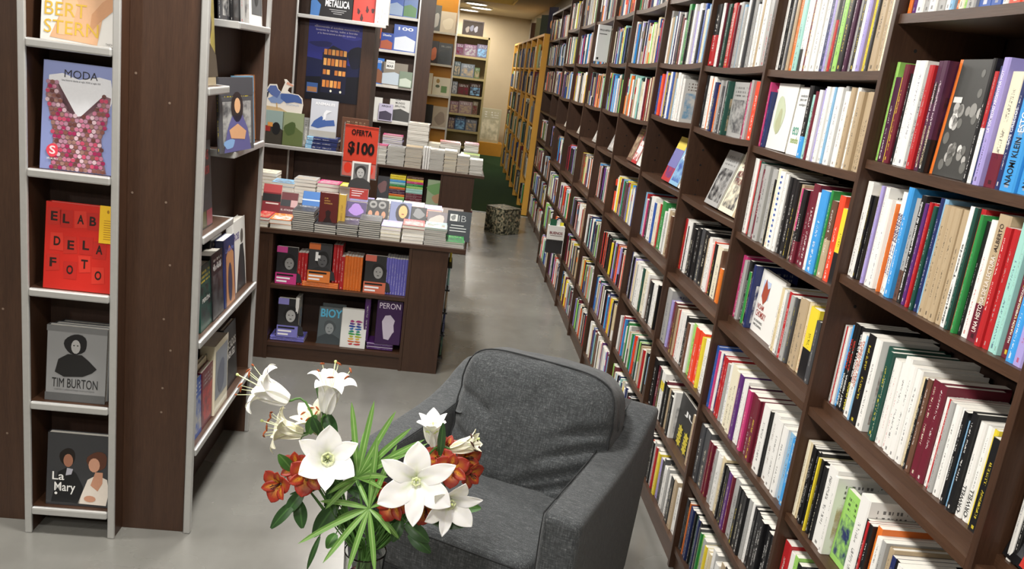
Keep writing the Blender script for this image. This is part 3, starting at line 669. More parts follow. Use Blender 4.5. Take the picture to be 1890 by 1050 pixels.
# narrow front rack
TX0, TX1, TY = -1.314, -1.014, 2.705
t = thing('narrow_book_rack', 'narrow dark rack with grey metal edges holding big books face-out', 'rack', (TX0, TY, 0))
wd = TX1-TX0
trim_v('edge_trim', t, 0, .024, 0, .012, 0, 2.4); trim_v('edge_trim', t, wd-.024, wd, 0, .012, 0, 2.4)
box_part('side_panel', t, 'laminate_upright', .003, .021, .012, .205, 0, 2.4); box_part('side_panel', t, 'laminate_upright', wd-.021, wd-.003, .012, .205, 0, 2.4)
box_part('back_panel', t, 'laminate_back', .021, wd-.021, .16, .172, 0, 2.4)
TZ = [.10, .492, .886, 1.274, 1.668, 2.06]
for z in TZ:
    box_part('shelf', t, 'laminate_across', .021, wd-.021, .012, .16, z-.022, z)
    box_part('shelf_trim', t, 'aluminium', .024, wd-.024, -.004, .012, z-.026, z+.002, .006)
def face_book(px0, w_, h, z, y, th, k1, k2, label, hard=True, tilt=6, wrap=False, pc=True, group=None, x=None):
    """book standing face-out towards the camera side, leaning back a little"""
    o = make_book(th, w_, h, k1, k2, None, hard=hard, wrap=wrap, plaincover=pc)
    o.matrix_world = Matrix.Translation((px0, y, z+.0008)) @ Matrix.Rotation(math.radians(-tilt), 4, 'X') @ Matrix.Translation((0, th/2, 0)) @ Matrix.Rotation(-math.pi/2, 4, 'Z')
    return tag(o, label, 'book', group)
GR = 'large books on the narrow rack'
o = face_book(-1.265, .232, .33, TZ[4], TY+.035, .03, 'W', 'J', 'large white photo book with yellow capitals above the lilac book', group=GR)
f, g, h_ = cover_map(o), cover_map(o, EPS*1.5), cover_map(o, EPS*2.2)
put_poly('cover_figure', o, f, [(.03, .01), (.17, .0), (.185, .1), (.2, .2), (.15, .3), (.08, .3), (.05, .2), (.065, .1)], 'e2b48c'); put_poly('cover_figure', o, g, [(.145, .03), (.175, .07), (.215, .11), (.22, .16), (.18, .13), (.15, .09)], 'd09a70')
put_poly('cover_veil', o, g, [(.05, .02), (.09, .02), (.11, .12), (.08, .16), (.06, .1)], 'edc39a')
put_text('cover_title', 'BERT', o, h_, .013, .135, .075, .115, 'e0b840', 0); put_text('cover_title', 'STERN', o, h_, .013, .172, .022, .062, 'e0b840', 0); put_text('cover_publisher', 'TASCHEN', o, h_, .195, .225, .004, .010, '555555', 0)
o = face_book(-1.268, .228, .335, TZ[3], TY+.03, .035, '8f9bd0', 'V', 'tall lilac fashion book with a sequinned pink dress on its cover', group=GR)
f, g, h_ = cover_map(o), cover_map(o, EPS*1.5), cover_map(o, EPS*2.6)
put_poly('cover_glow', o, f, [(.045, .15), (.19, .15), (.215, .24), (.205, .295), (.17, .3), (.11, .285), (.06, .3), (.02, .29), (.02, .22)], 'eceef4')
put_poly('cover_dress', o, g, [(.035, .002), (.205, .002), (.19, .06), (.185, .11), (.2, .16), (.208, .24), (.185, .245), (.165, .2), (.14, .18), (.11, .172), (.08, .185), (.06, .215), (.045, .275), (.018, .275), (.012, .23), (.03, .16), (.04, .1)], '8a6670')
r = random.Random(2); bm_ = {}
dress = [(.035, .002), (.205, .002), (.19, .06), (.185, .11), (.2, .16), (.208, .24), (.185, .245), (.165, .2), (.14, .18), (.11, .172), (.08, .185), (.06, .215), (.045, .275), (.018, .275), (.012, .23), (.03, .16), (.04, .1)]
def inside(px, py, poly):
    c = False
    for i in range(len(poly)):
        (x1, y1), (x2, y2) = poly[i], poly[i-1]
        if (y1 > py) != (y2 > py) and px < (x2-x1)*(py-y1)/(y2-y1)+x1: c = not c
    return c
for j in range(20):
    for i in range(16):
        px, py = .012+i*.013+(j % 2)*.0065, .008+j*.0138
        if inside(px, py, dress):
            k = r.choice(['a8305e', 'c77a96', '8a5a52', 'b98aa0', '6e4440', 'c9506e', 'a07a72', 'd9bcc6'])
            bm_.setdefault(k, MB()).add([(h_(px+.0068*math.cos(a*.785), py+.0068*math.sin(a*.785))[0]+r.uniform(0, .0008), px+.0068*math.cos(a*.785), py+.0068*math.sin(a*.785)) for a in range(8)], [tuple(range(8))])
for k, b in bm_.items(): b.obj('cover_sequins', ink(k, .25), o)['kind'] = 'stuff'
put_text('cover_title', 'MODA', o, h_, .066, .166, .288, .312, '1d1d28', -.004); put_text('cover_subtitle', 'Una historia desde el siglo XVIII al siglo XX', o, h_, .058, .175, .275, .282, '3a3a4a', 0)
put_poly('cover_sticker', o, cover_map(o, EPS*4), ell(.04, .06, .018, .022, 14, wob=.08), 'e8465a'); put_text('cover_sticker_print', 'S', o, cover_map(o, EPS*4.6), .031, .049, .048, .074, 'ffe8ea', .02); put_text('cover_sticker_print', 'SPECIAL PRICE', o, cover_map(o, EPS*4.6), .024, .058, .031, .037, 'f4f4f6')
o = face_book(-1.258, .222, .282, TZ[2], TY+.022, .04, 'c8281f', 'R', 'bright red photography book with scattered black letters and yellow tag', group=GR)
f, g, h_ = cover_map(o), cover_map(o, EPS*1.5), cover_map(o, EPS*2.2)
r = random.Random(5)
for body, cells in (('ELAB', [(.028, .235), (.065, .23), (.11, .232), (.148, .23)]), ('DELA', [(.04, .155), (.083, .146), (.13, .15), (.172, .14)]), ('FOTO', [(.03, .085), (.083, .065), (.128, .088), (.172, .055)])):
    for ch, (u, v) in zip(body, cells):
        put_poly('cover_card', o, f, [(u-.018+r.uniform(-.004, .004), v-.028), (u+.022, v-.026+r.uniform(-.004, .004)), (u+.02+r.uniform(-.004, .004), v+.03), (u-.02, v+.028)], r.choice(['b9231c', 'd03427', 'be2a20']))
        put_text('cover_title', ch, o, g, u-.0095, u+.0115, v-.013, v+.017, '2a1210', .03)
b = MB(); b.box(.0245, .0252, .171, .223, .165, .287); tg = b.obj('yellow_tag', ink('eec02a'), o)
for k in range(9): put_poly('tag_print', o, lambda u, v: (.0256, u, v), rect(.185, .208, .178+k*.0075, .180+k*.0075), 'a8781c')
put_poly('tag_print', o, lambda u, v: (.0256, u, v), ell(.197, .268, .004, .006, 8), 'a8781c')
for k in range(3):
    o = face_book(-1.256+.008*k, .195, .26-.003*k, TZ[1], TY+.028+k*.032, .028, '8c8d8e' if k == 0 else 'D', 'D', ['grey monochrome book with a portrait in black, in front of its stack', 'second copy of the grey portrait book behind the front one', 'rearmost copy of the grey portrait book on the narrow rack'][k], wrap=True, tilt=5, group=GR)
    if k == 0:
        f = cover_map(o); put_poly('cover_border', o, f, rect(0, .195, 0, .028), '5a5b5c'); put_poly('cover_border', o, f, rect(0, .195, .24, .26), '6f7071')
        g = cover_map(o, EPS*1.8)
        put_poly('cover_coat', o, g, [(.03, .10), (.06, .085), (.12, .09), (.15, .105), (.165, .12), (.14, .145), (.115, .165), (.07, .165), (.04, .145)], '1c1c1d')
        put_poly('cover_hair', o, g, ell(.095, .2, .037, .036, 18, wob=.07), '17171a'); put_poly('cover_face', o, cover_map(o, EPS*2.6), ell(.095, .192, .015, .024, 14), 'a9a9a8')
        for d in (-1, 1): put_poly('cover_eye', o, cover_map(o, EPS*3.3), ell(.095+d*.006, .196, .003, .002, 8), '222222')
        put_text('cover_title', 'TIM BURTON', o, g, .022, .17, .048, .08, '1b1b1c', 0); put_text('cover_subtitle', 'CORTOS Y LARGOMETRAJES SELECCIONADOS', o, g, .03, .16, .037, .042, '3c3c3c', 0)
o = face_book(-1.259, .222, .262, TZ[0], TY+.03, .03, '3c3d40', 'D', 'square film book with a dark-suited man and woman in white', wrap=True, tilt=5, group=GR)
f, g, h_, i_ = (cover_map(o, EPS*k) for k in (1, 1.7, 2.4, 3.1))
put_poly('cover_suit', o, g, [(.02, .01), (.115, .01), (.125, .07), (.1, .12), (.07, .14), (.04, .12)], '17181b'); put_poly('cover_hair', o, g, ell(.07, .178, .026, .032, 16, wob=.06), '1c1512'); put_poly('cover_face', o, h_, ell(.073, .165, .016, .024, 14), 'a8745c'); put_poly('cover_shirt', o, h_, [(.066, .11), (.085, .115), (.09, .135), (.07, .138)], 'b8b8c4')
put_poly('cover_dress', o, g, [(.11, .01), (.205, .008), (.213, .06), (.205, .105), (.17, .12), (.14, .1)], 'e6ddd2'); put_poly('cover_neck', o, h_, [(.15, .08), (.175, .06), (.19, .09), (.19, .13), (.165, .13)], 'c89378'); put_poly('cover_hair', o, g, ell(.17, .17, .034, .036, 16, wob=.1), '5a3526'); put_poly('cover_face', o, h_, ell(.16, .155, .019, .026, 14), 'd09c82')
put_poly('cover_hands', o, i_, ell(.15, .03, .02, .012, 12), 'c89378')
put_text('cover_title', 'La', o, i_, .022, .062, .092, .122, 'f4f4f2', .01); put_text('cover_title', 'Mary', o, i_, .03, .1, .042, .084, 'f4f4f2', .01); put_poly('cover_title', o, i_, ell(.036, .043, .005, .005, 10), 'f4f4f2')
# rack in the column's side
SX, SY0, SY1 = -.78, 2.785, 3.665
t = thing('side_book_rack', 'shallow dark side rack with slanting rows of grey-edged shelves', 'rack', (SX, SY0, 0))
ln = SY1-SY0
trim_v('edge_trim', t, -.02, .004, -.012, .012, 0, COLTOP); trim_v('edge_trim', t, -.02, .004, ln-.014, ln+.006, 0, COLTOP)
box_part('end_panel', t, 'laminate_upright', -.115, -.012, ln-.016, ln+.004, 0, COLTOP)
box_part('back_panel', t, 'laminate_back', -.118, -.106, .022, ln-.016, 0, COLTOP)
def side_shelf(y0, y1, z, free=0):
    box_part('shelf', t, 'laminate_along', -.106, -.004, y0, y1, z-.02, z)
    box_part('shelf_trim', t, 'aluminium', -.006, .008, y0, y1, z-.024, z+.002, .005)
    if free: box_part('shelf_trim', t, 'aluminium', -.106, .006, y0-.008 if free < 0 else y1, y0 if free < 0 else y1+.008, z-.024, z+.002, .003)
FULL = [.315, .72]
for z in FULL: side_shelf(.02, ln-.016, z)
side_shelf(.02, .40, 1.09, 1); side_shelf(.02, .26, 1.58, 1); side_shelf(.385, ln-.016, 1.34, -1); side_shelf(.37, ln-.016, 1.80, -1); side_shelf(.02, .26, 2.06, 1)
def side_book(y0, w_, h, z, x_in, th, k1, k2, label, hard=True, tilt=4, wrap=False, pc=False, yaw=0):
    """cover turned to the aisle, spine towards the front"""
    o = make_book(th, w_, h, k1, k2, None, hard=hard, wrap=wrap, plaincover=pc)
    o.matrix_world = Matrix.Translation((SX-x_in, y0, z+.0012)) @ Matrix.Rotation(math.radians(-tilt), 4, 'Y') @ Matrix.Rotation(math.radians(yaw), 4, 'Z') @ Matrix.Translation((-th/2, 0, 0))
    return tag(o, label, 'book', 'books on the side rack')
o = side_book(2.82, .19, .31, 1.58, .03, .016, 'T', 'Q', 'tall tan book with a smiling portrait on the short upper side shelf', pc=True)
f, g = cover_map(o), cover_map(o, EPS*2)
put_poly('cover_picture', o, f, rect(0, .19, 0, .31), 'a3957a'); portrait(o, .095, .19, .12, 'c4a67e', '4a3a2a', '4c4236', EPS*2); put_poly('cover_band', o, f, rect(.14, .19, .1, .3), 'd2c25c'); put_text('cover_title', 'Raro', o, g, .05, .14, .28, .305, 'e8e4da')
o = side_book(2.82, .22, .3, 1.09, .03, .03, 'K', 'D', 'black book with red jagged title on the short lower side shelf', pc=True)
f = cover_map(o); put_text('cover_title', 'FIGURAS', o, f, .03, .19, .235, .27, '7e2626', .02); put_text('cover_title', 'DEL HORROR', o, f, .02, .2, .185, .215, '7e2626', .02); put_text('cover_title', 'ARGENTINO', o, f, .04, .18, .105, .12, '4a4a4c')
for k, c in enumerate(('24306a', '4e4a22', '7a3038')): put_poly('cover_picture', o, f, rect(.005+k*.072, .073+k*.072, .005, .06), c)
for k, (y0, kk, k2, lb) in enumerate(((3.17, 'D', 'G', 'dark grey photo book, first on the upper far side shelf'), (3.27, 'K', 'D', 'black photo book, second on the upper far side shelf'), (3.36, 'G', 'D', 'grey photo book, third on the upper far side shelf'))):
    side_book(y0, .16, .2+.02*k, 1.80, .03+.016*(2-k), .014, kk, k2, lb)
o = side_book(3.44, .19, .26, 1.80, .022, .014, 'W', 'K', 'white photo book with a small red striped flag on its cover', pc=True)
f, g = cover_map(o), cover_map(o, EPS*2); put_poly('cover_picture', o, f, rect(.01, .18, .04, .25), '5a5c5e'); put_poly('cover_figure', o, g, ell(.09, .13, .04, .06, 14, wob=.1), '2a2c2e'); put_poly('cover_flag', o, cover_map(o, EPS*2.6), [(.06, .12), (.12, .1), (.12, .15), (.06, .17)], 'b04a44')
for k, (y0, kk, c, lb) in enumerate(((3.45, 'O', 'c98658', 'orange painted book at the far end of the middle side shelf'), (3.33, 'I', '6a92ae', 'blue painted book between two others on the middle side shelf'), (3.06, 'D', '4c4c50', 'dark painted book with a long-haired woman on the middle side shelf'))):
    o = side_book(y0, .2, .265, 1.34, .05-.016*k, .013, c, 'G', lb, pc=False, yaw=[-6, -8, -12][k]); o.scale = (1, 1.35 if k == 2 else 1, 1)
    f, g, h_ = cover_map(o), cover_map(o, EPS*2), cover_map(o, EPS*3)
    put_poly('cover_top', o, f, rect(0, .2, .2, .263), ['c98658', '6a92ae', '46464c'][k])
    put_poly('cover_robe', o, g, [(.02, .0), (.18, .0), (.16, .08), (.13, .13), (.07, .13), (.04, .08)], ['5a6ab0', '7a90b8', '5c5a8e'][k]); put_poly('cover_hair', o, g, ell(.1, .16, .035, .055, 14), '2a2022'); put_poly('cover_face', o, h_, ell(.1, .165, .018, .028, 12), 'd8a87e'); put_poly('cover_arms', o, h_, [(.06, .05), (.14, .04), (.15, .07), (.1, .1), (.05, .08)], 'cf9e76')
    put_poly('cover_flowers', o, h_, ell(.05, .03, .03, .02, 12, wob=.2, seed=k), ['8fb0d0', 'b8c4da', '7ea2cf'][k])
# lower full-length shelves
side_book(2.815, .1, .2, .72, .03, .012, 'I', 'G', 'narrow pale blue book nearest the column on the third side shelf')
o = side_book(2.90, .15, .235, .72, .018, .045, 'F', 'K', 'dark green hardback with a black cover on the third side shelf'); put_text('cover_title', 'PERÓN', o, cover_map(o), .03, .12, .1, .12, 'd8d8d6')
o = side_book(3.04, .15, .25, .72, .014, .055, 'K', 'D', 'thick black novel in the middle of the third side shelf'); put_text('cover_title', 'Marianela', o, cover_map(o), .02, .13, .19, .205, 'd8d8da')
side_book(3.17, .15, .285, .72, .05, .03, 'K', 'N', 'taller black book standing behind on the third side shelf')
o = side_book(3.21, .16, .27, .72, .014, .034, 'N', 'O', 'navy and orange thriller with glowing cover on the third side shelf', pc=True); f, g = cover_map(o), cover_map(o, EPS*2); put_poly('cover_picture', o, f, [(.02, 0), (.15, 0), (.14, .2), (.08, .24), (.03, .2)], 'b8845c'); put_poly('cover_figure', o, g, ell(.08, .09, .03, .08, 14), '3a3a50'); put_text('cover_title', 'La noche', o, g, .02, .14, .215, .235, '6a78c0')
o = side_book(3.42, .19, .3, .72, .03, .03, 'W', 'K', 'white book with a man in a black suit on the third side shelf', pc=True); f, g = cover_map(o), cover_map(o, EPS*2); put_poly('cover_suit', o, f, [(.03, 0), (.18, 0), (.17, .12), (.15, .19), (.1, .19), (.07, .12)], '222326'); put_poly('cover_head', o, g, ell(.13, .225, .022, .03, 14), '5a5450'); put_text('cover_title', 'ROSS', o, f, .01, .09, .22, .25, '6a5a9a', .02)
side_book(2.83, .12, .22, .315, .04, .016, 'D', 'G', 'dark grey book nearest the column on the lowest side shelf', tilt=2)
side_book(2.875, .12, .225, .315, .02, .014, 'B', 'G', 'dull blue book leaning on the lowest side shelf', tilt=2)
o = side_book(2.96, .15, .23, .315, .02, .02, 'M', 'R', 'slim maroon book with yellow spine lettering on the lowest side shelf', tilt=1); spine_text(o, 'OPERACIÓN BERLÍN', .4, .7, .5, 'd8b860'); spine_text(o, 'Stella Calloni', .12, .36, .5, 'e8e0d8')
side_book(2.985, .15, .25, .315, .045, .014, 'C', 'G', 'slim cream book behind the maroon one on the lowest side shelf', tilt=1)
o = side_book(3.10, .19, .285, .315, .012, .06, 'C', 'I', 'thick pale hardback seen by its lettered spine on the lowest side shelf', tilt=1, pc=True, wrap=True); spine_text(o, 'ÁNGELES DE BUENOS AIRES', .08, .5, .28, '3a3a3c', dx=.1); spine_text(o, 'Marta Mirás', .62, .9, .2, '5a5a5c', dx=.1); put_poly('cover_picture', o, cover_map(o), rect(.01, .18, .06, .26), '8d939c'); put_poly('cover_figure', o, cover_map(o, EPS*2), ell(.09, .14, .05, .07, 16, wob=.1), '6a7080')
o = side_book(3.34, .19, .27, .315, .03, .02, 'K', 'D', 'black book with big white title and curved stripe on the lowest side shelf', pc=True); f = cover_map(o); put_text('cover_title', 'BUSCADOS', o, f, .01, .18, .165, .2, 'eeeeec', .02); put_text('cover_title', 'TIENEN SED', o, f, .01, .16, .125, .155, 'eeeeec', .02)
# ------------------------------------------------------------------ rack with the poster, behind the first table
PY = 6.3
t = thing('poster_rack', 'dark brown rack unit with a poster board and white-edged shelves', 'rack', (0, PY, 0))
box_part('front_panel', t, 'laminate_upright', -1.75, -1.16, 0, .02, 0, 2.45); box_part('poster_board', t, 'laminate_upright', -1.15, -.70, .10, .12, 0, 2.45); box_part('front_panel', t, 'laminate_upright', -.70, -.612, .08, .12, 0, 2.45)
box_part('back_body', t, 'laminate_back', -1.75, -.612, .12, .5, 0, 2.45)
trim_v('edge_trim', t, -1.163, -1.15, -.006, .014, 0, 2.45)
for x0, x1, z in ((-1.15, -.53, 1.962), (-1.36, -.56, 1.04)):
    box_part('shelf', t, 'laminate_across', x0, x1, .0 if z > 1.5 else -.13, .10, z-.02, z); box_part('shelf_trim', t, 'aluminium', x0, x1, -.012 if z > 1.5 else -.142, 0 if z > 1.5 else -.13, z-.024, z+.003, .004)
box_part('base_panel', t, 'laminate_back', -1.12, -.62, .06, .10, 0, 1.0); box_part('base_panel', t, 'laminate_upright', -1.36, -1.12, .02, .04, 0, 1.02)
# poster: a plain night scene with a lit tower of windows
pm = MB(); pm.box(-.2, .2, 0, .002, 0, .56); po = pm.obj('night_poster', ink('141c44'), None); tag(po, 'dark blue night poster with lit windows hung on the board above the heron', 'poster'); po.location = (-.885, PY+.097, 1.377)
fp = lambda e: (lambda u, v: (u, -e, v))
put_poly('poster_sky', po, fp(.0004), [(-.2, .3), (.2, .26), (.2, .56), (-.2, .56)], '2a2f86'); put_poly('poster_cloud', po, fp(.0007), ell(-.1, .4, .08, .022, 16, wob=.2), '1c2060'); put_poly('poster_cloud', po, fp(.0007), ell(.1, .47, .07, .02, 16, wob=.2, seed=3), '3a3fa0')
put_poly('poster_tree', po, fp(.0007), ell(.15, .33, .055, .09, 18, wob=.15, seed=2), '10142c')
put_poly('poster_ground', po, fp(.0006), [(-.2, 0), (.2, 0), (.2, .2), (-.2, .16)], '0c0f1c')
put_poly('poster_block', po, fp(.001), [(-.09, .06), (.09, .06), (.09, .36), (-.02, .4), (-.09, .34)], '161a34')
for k, (v, hh) in enumerate(((.1, .05), (.19, .035), (.255, .05), (.33, .04))):
    for j in range(6):
        if (k, j) in ((1, 2), (0, 5)): continue
        put_poly('poster_window', po, fp(.0014), rect(-.08+j*.028, -.058+j*.028, v, v+hh), ['e0924a', 'c97a3a', 'f0b060'][(k+j) % 3])
for d in (-1, 1): put_poly('poster_lamp', po, fp(.0016), ell(.02+d*.035, .075, .008, .009, 12), 'fdf6dc')
for k, s in enumerate(('«Bienvenido al autobús noctámbulo:', 'levante la varita, suba a bordo', 'y lo llevaremos a donde quiera.»')): put_text('poster_text', s, po, fp(.0016), -.16+.012*k, .16-.012*k, .515-.024*k, .53-.024*k, 'd8d4e8', 0)
put_poly('poster_inset', po, fp(.0016), rect(-.19, -.11, .05, .12), '3c5c96'); put_poly('poster_inset', po, fp(.002), rect(-.185, -.115, .055, .09), 'a87850')
# things on the two shelves
def std_book(px, z, y, w_, h, th, k1, k2, label, tilt=5, pc=False, wrap=False, hard=True, group=None):
    return face_book(px, w_, h, z, y, th, k1, k2, label, hard, tilt, wrap, pc, group)
GP = 'books on the poster rack'
o = std_book(-1.07, 1.962, PY+.02, .29, .3, .03, 'K', 'D', 'large black music book on the shelf above the poster', pc=True, group=GP)
put_text('cover_title', 'METALLICA', o, cover_map(o), .1, .27, .075, .125, 'd9dadb', .02); put_poly('cover_picture', o, cover_map(o), [(.0, .0), (.06, .0), (.07, .08), (.03, .12), (.0, .1)], '3c68a0')
for k in range(3): put_poly('cover_text', o, cover_map(o), rect(.13+k*.015, .25-k*.015, .055-k*.013, .06-k*.013), '8a8a8c')
o = std_book(-.775, 1.962, PY+.02, .17, .28, .04, 'c2362e', 'R', 'red book with leaping dark figures above the poster', pc=True, group=GP)
for (u, v) in ((.04, .07), (.065, .03), (.1, .09), (.14, .085)): put_poly('cover_figure', o, cover_map(o), ell(u, v, .011, .022, 10, wob=.3, seed=int(u*999)), '3a1a1a')
o = make_book(.045, .1, .29, 'W', 'G', None, loc=(-.592, PY+.0, 1.963), hard=True); tag(o, 'first white boxed volume beside the red book above the poster', 'book', GP)
o = make_book(.045, .1, .27, 'W', 'G', None, loc=(-.545, PY+.0, 1.963), hard=True); tag(o, 'second white boxed volume, protruding past the end of the upper shelf', 'book', GP)
# heron cut-out
pts = [(-.165, 0), (.165, 0), (.175, .07), (.165, .12), (.13, .145), (.06, .15), (.035, .165), (.045, .19), (.075, .2), (.085, .215), (.05, .225), (.02, .25), (.0, .25), (.01, .225), (-.005, .19), (-.02, .15), (-.045, .17), (-.06, .205), (-.12, .2), (-.15, .15), (-.165, .09)]
pts = [(a*.82, c*.92) for a, c in pts]
bmh = bmesh.new(); vs = [bmh.verts.new((a, 0, c)) for a, c in pts]; fc = bmh.faces.new(vs); ex = bmesh.ops.extrude_face_region(bmh, geom=[fc]); bmesh.ops.translate(bmh, vec=(0, .006, 0), verts=[e for e in ex['geom'] if isinstance(e, bmesh.types.BMVert)]); bmesh.ops.recalc_face_normals(bmh, faces=bmh.faces)
me = bpy.data.meshes.new('bird_cutout'); bmh.to_mesh(me); bmh.free(); me.materials.append(ink('e9e4da'))
ho = link('bird_cutout', me, None, (-1.205, PY-.075, 1.272)); tag(ho, 'cardboard cut-out of a blue heron-like bird standing on the books', 'cutout')
fh = lambda e: (lambda u, v: (u*.82, -e, v*.92))
put_poly('wing', ho, fh(.001), [(-.02, .14), (.06, .145), (.13, .14), (.16, .11), (.165, .08), (.1, .085), (.03, .07), (-.02, .1)], '4a64a0'); put_poly('wing', ho, fh(.001), [(-.02, .15), (-.045, .165), (-.065, .195), (-.115, .19), (-.14, .15), (-.1, .12), (-.05, .1)], '5a6ea6'); put_poly('wing_tip', ho, fh(.0014), [(-.155, .12), (-.12, .15), (-.13, .1), (-.16, .09)], '1c2438')
put_poly('body', ho, fh(.0008), [(-.1, .06), (-.02, .06), (.03, .1), (.01, .14), (-.05, .13), (-.13, .09)], '7f96c2'); put_poly('beak', ho, fh(.001), [(.02, .215), (.075, .2), (.082, .212), (.03, .235)], 'd8a08a'); put_poly('legs', ho, fh(.001), [(-.05, .02), (-.042, .02), (-.048, .065), (-.056, .065)], 'c8a060'); put_poly('sand', ho, fh(.0006), [(-.16, .0), (.05, .0), (-.02, .03), (-.15, .035)], 'cbb28a')
put_text('cutout_text', 'ANIMALES', ho, fh(.001), .03, .14, .055, .07, '9fb0cc', 0)
for k, (px, kk, lb) in enumerate(((-1.34, 'I', 'pale blue-green illustrated book with a steam engine under the bird cut-out'), (-1.20, 'L', 'green misty landscape book beside the steam-engine book'))):
    o = std_book(px, 1.04, PY-.09, .15, .235, .025, ['8fa3a0', '8f9a78'][k], kk, lb, tilt=3, pc=True, wrap=True, group=GP); f, g = cover_map(o), cover_map(o, EPS*2)
    put_poly('cover_picture', o, f, [(0, 0), (.15, 0), (.15, .1), (.09, .14), (.03, .12), (0, .09)], ['38342c', '5d6a3e'][k])
    if k == 0: put_poly('cover_engine', o, g, ell(.1, .11, .03, .045, 14), '17181a'); put_poly('cover_engine', o, g, rect(.01, .06, .085, .125), '8e2a24'); put_poly('cover_cloth', o, g, rect(.04, .075, .12, .15), 'd09048')
    else: put_poly('cover_tree', o, g, ell(.06, .12, .04, .05, 14, wob=.2), '46582e')
std_book(-1.055, 1.04, PY-.05, .05, .21, .02, 'G', 'W', 'grey slim volume at the end of the illustrated books', group=GP)
for k in range(3):
    b = MB(); M_ = Matrix.Translation((0, 0, 0)); book_geo(b, .028, .165, .22, attrs('N', 'I', 'W', 0, .2), True, Matrix.Rotation(math.radians(90), 4, 'Y'))
    o = b.obj('book', ['book_print', 'paper_pages']); o.location = (-1.02+.005*k, PY-.125, 1.055+.0295*k); tag(o, f'{ORD[k+1]} from the bottom of the navy books under the silver spider-web book', 'book', GP)
o = std_book(-1.005, 1.04+.089, PY-.10, .19, .265, .03, 'c7ccd6', 'W', 'silvery blue book with a heron standing on three navy books', tilt=5, pc=True, wrap=True, group=GP); f, g = cover_map(o), cover_map(o, EPS*2)
put_poly('cover_bird', o, f, [(.01, .07), (.06, .06), (.12, .08), (.18, .09), (.17, .13), (.11, .12), (.08, .15), (.03, .11)], '3d5c9c'); put_poly('cover_neck', o, g, [(.09, .12), (.11, .13), (.115, .17), (.15, .19), (.11, .195), (.095, .17)], 'e4e8ee')
put_text('cover_title', 'ANIMALES', o, f, .03, .17, .225, .245, 'f2f4f8', .02); put_poly('cover_ground', o, f, rect(0, .19, 0, .045), 'a9a8a2')
b = MB(); book_geo(b, .04, .19, .25, attrs('Q', 'D', 'T'), True, Matrix.Rotation(-math.pi/2, 4, 'Z')); o = b.obj('book', ['book_print', 'paper_pages']); o.location = (-.775, PY-.09, 1.041); tag(o, 'plain brown boxed book behind the top of the offer sign', 'book', GP)
# ------------------------------------------------------------------ architecture rack farther back
AY = 9.2
t = thing('architecture_rack', 'dark rack with white-edged shelves of architecture books, behind the second table', 'rack', (0, AY, 0))
trim_v('edge_trim', t, -.452, -.432, -.012, .012, 0, 2.5); box_part('front_panel', t, 'laminate_upright', -.432, -.28, 0, .02, 0, 2.5); box_part('back_panel', t, 'laminate_back', -1.1, -.452, .11, .13, 0, 2.5); box_part('side_panel', t, 'laminate_upright', -.452, -.44, .012, .4, 0, 2.5)
for z in (.73, 1.085, 1.455, 1.815, 2.163): box_part('shelf', t, 'laminate_across', -1.1, -.452, .0, .11, z-.02, z); box_part('shelf_trim', t, 'white_edge', -1.1, -.452, -.012, 0, z-.026, z+.003, .004)
GA = 'books on the architecture rack'
def arch(px0, py0, px1, py1, z, k1, k2, label, body=None, col='f0f2f4', pic=None):
    a, c = at(px0, py0, AY), at(px1, py1, AY); w_ = c.x-a.x; h = a.z-z
    o = face_book(a.x, w_*.97, h, z, AY+.01, .022, k1, k2, label, True, 3, False, True, GA); f, g = cover_map(o), cover_map(o, EPS*2.5)
    if pic: put_poly('cover_picture', o, f, [(w_*.06, h*.06), (w_*.9, h*.04), (w_*.92, h*.45), (w_*.5, h*.6), (w_*.06, h*.5)], pic)
    if body: put_text('cover_title', body, o, g, w_*.18, w_*.8, h*.8, h*.92, col, .02)
    return o
arch(720, -15, 745, 30, 2.163, '3f63b8', 'B', 'blue skyline book at the top of the architecture rack', None, pic='9ab0d0'); arch(746, -10, 770, 33, 2.163, '5c7db8', 'S', 'blue and green house book at the top of the architecture rack', None, pic='5c8a58')
arch(690, 48, 702, 90, 1.815, 'c8603a', 'O', 'orange patterned book beside the blue design book', None, pic='2a1c1c'); o = arch(703, 59, 725, 92, 1.815, '2c4aa0', 'B', 'blue design book with a red chair', 'Diseño', pic='b05a3c')
o = arch(728, 44, 768, 97, 1.815, '4a66b4', 'B', 'blue book titled 100 with a white interior photograph', '100', 'f4f6fa', 'dfe6f2')
arch(690, 106, 706, 155, 1.455, '3a7ad0', 'S', 'bright blue upright book on the third architecture shelf', 'ARQUITECTURA', pic='8a5a40'); o = arch(704, 113, 751, 160, 1.455, '8c8478', 'T', 'taupe landscape book with a white title panel on the third architecture shelf', None, pic='c3d0dc'); put_poly('cover_panel', o, cover_map(o, EPS*3), rect(.05, .14, .17, .26), 'eeeeea'); put_text('cover_title', 'CASAS', o, cover_map(o, EPS*4), .06, .13, .225, .245, '9a9a96'); put_text('cover_title', 'MAR', o, cover_map(o, EPS*4), .06, .13, .185, .212, '3a3a38', .02)
o = arch(738, 131, 760, 163, 1.455, '7e8f7c', 'L', 'grey-green garden book in front at the end of the third shelf', None, pic='c9d4c6'); o.location.y -= .045
arch(684, 178, 704, 214, 1.085, 'e4e4e0', 'W', 'white book at the start of the fourth architecture shelf', None); o = arch(700, 190, 724, 226, 1.085, 'c8c2dc', 'V', 'pale lilac architecture book on the fourth shelf', 'ARQUI', '3a3a48', '4a4458'); o.location.y -= .04
o = arch(720, 182, 757, 228, 1.085, 'dcdcd8', 'W', 'grey-white book about a brutal world on the fourth shelf', None, pic='4a4a4a'); 
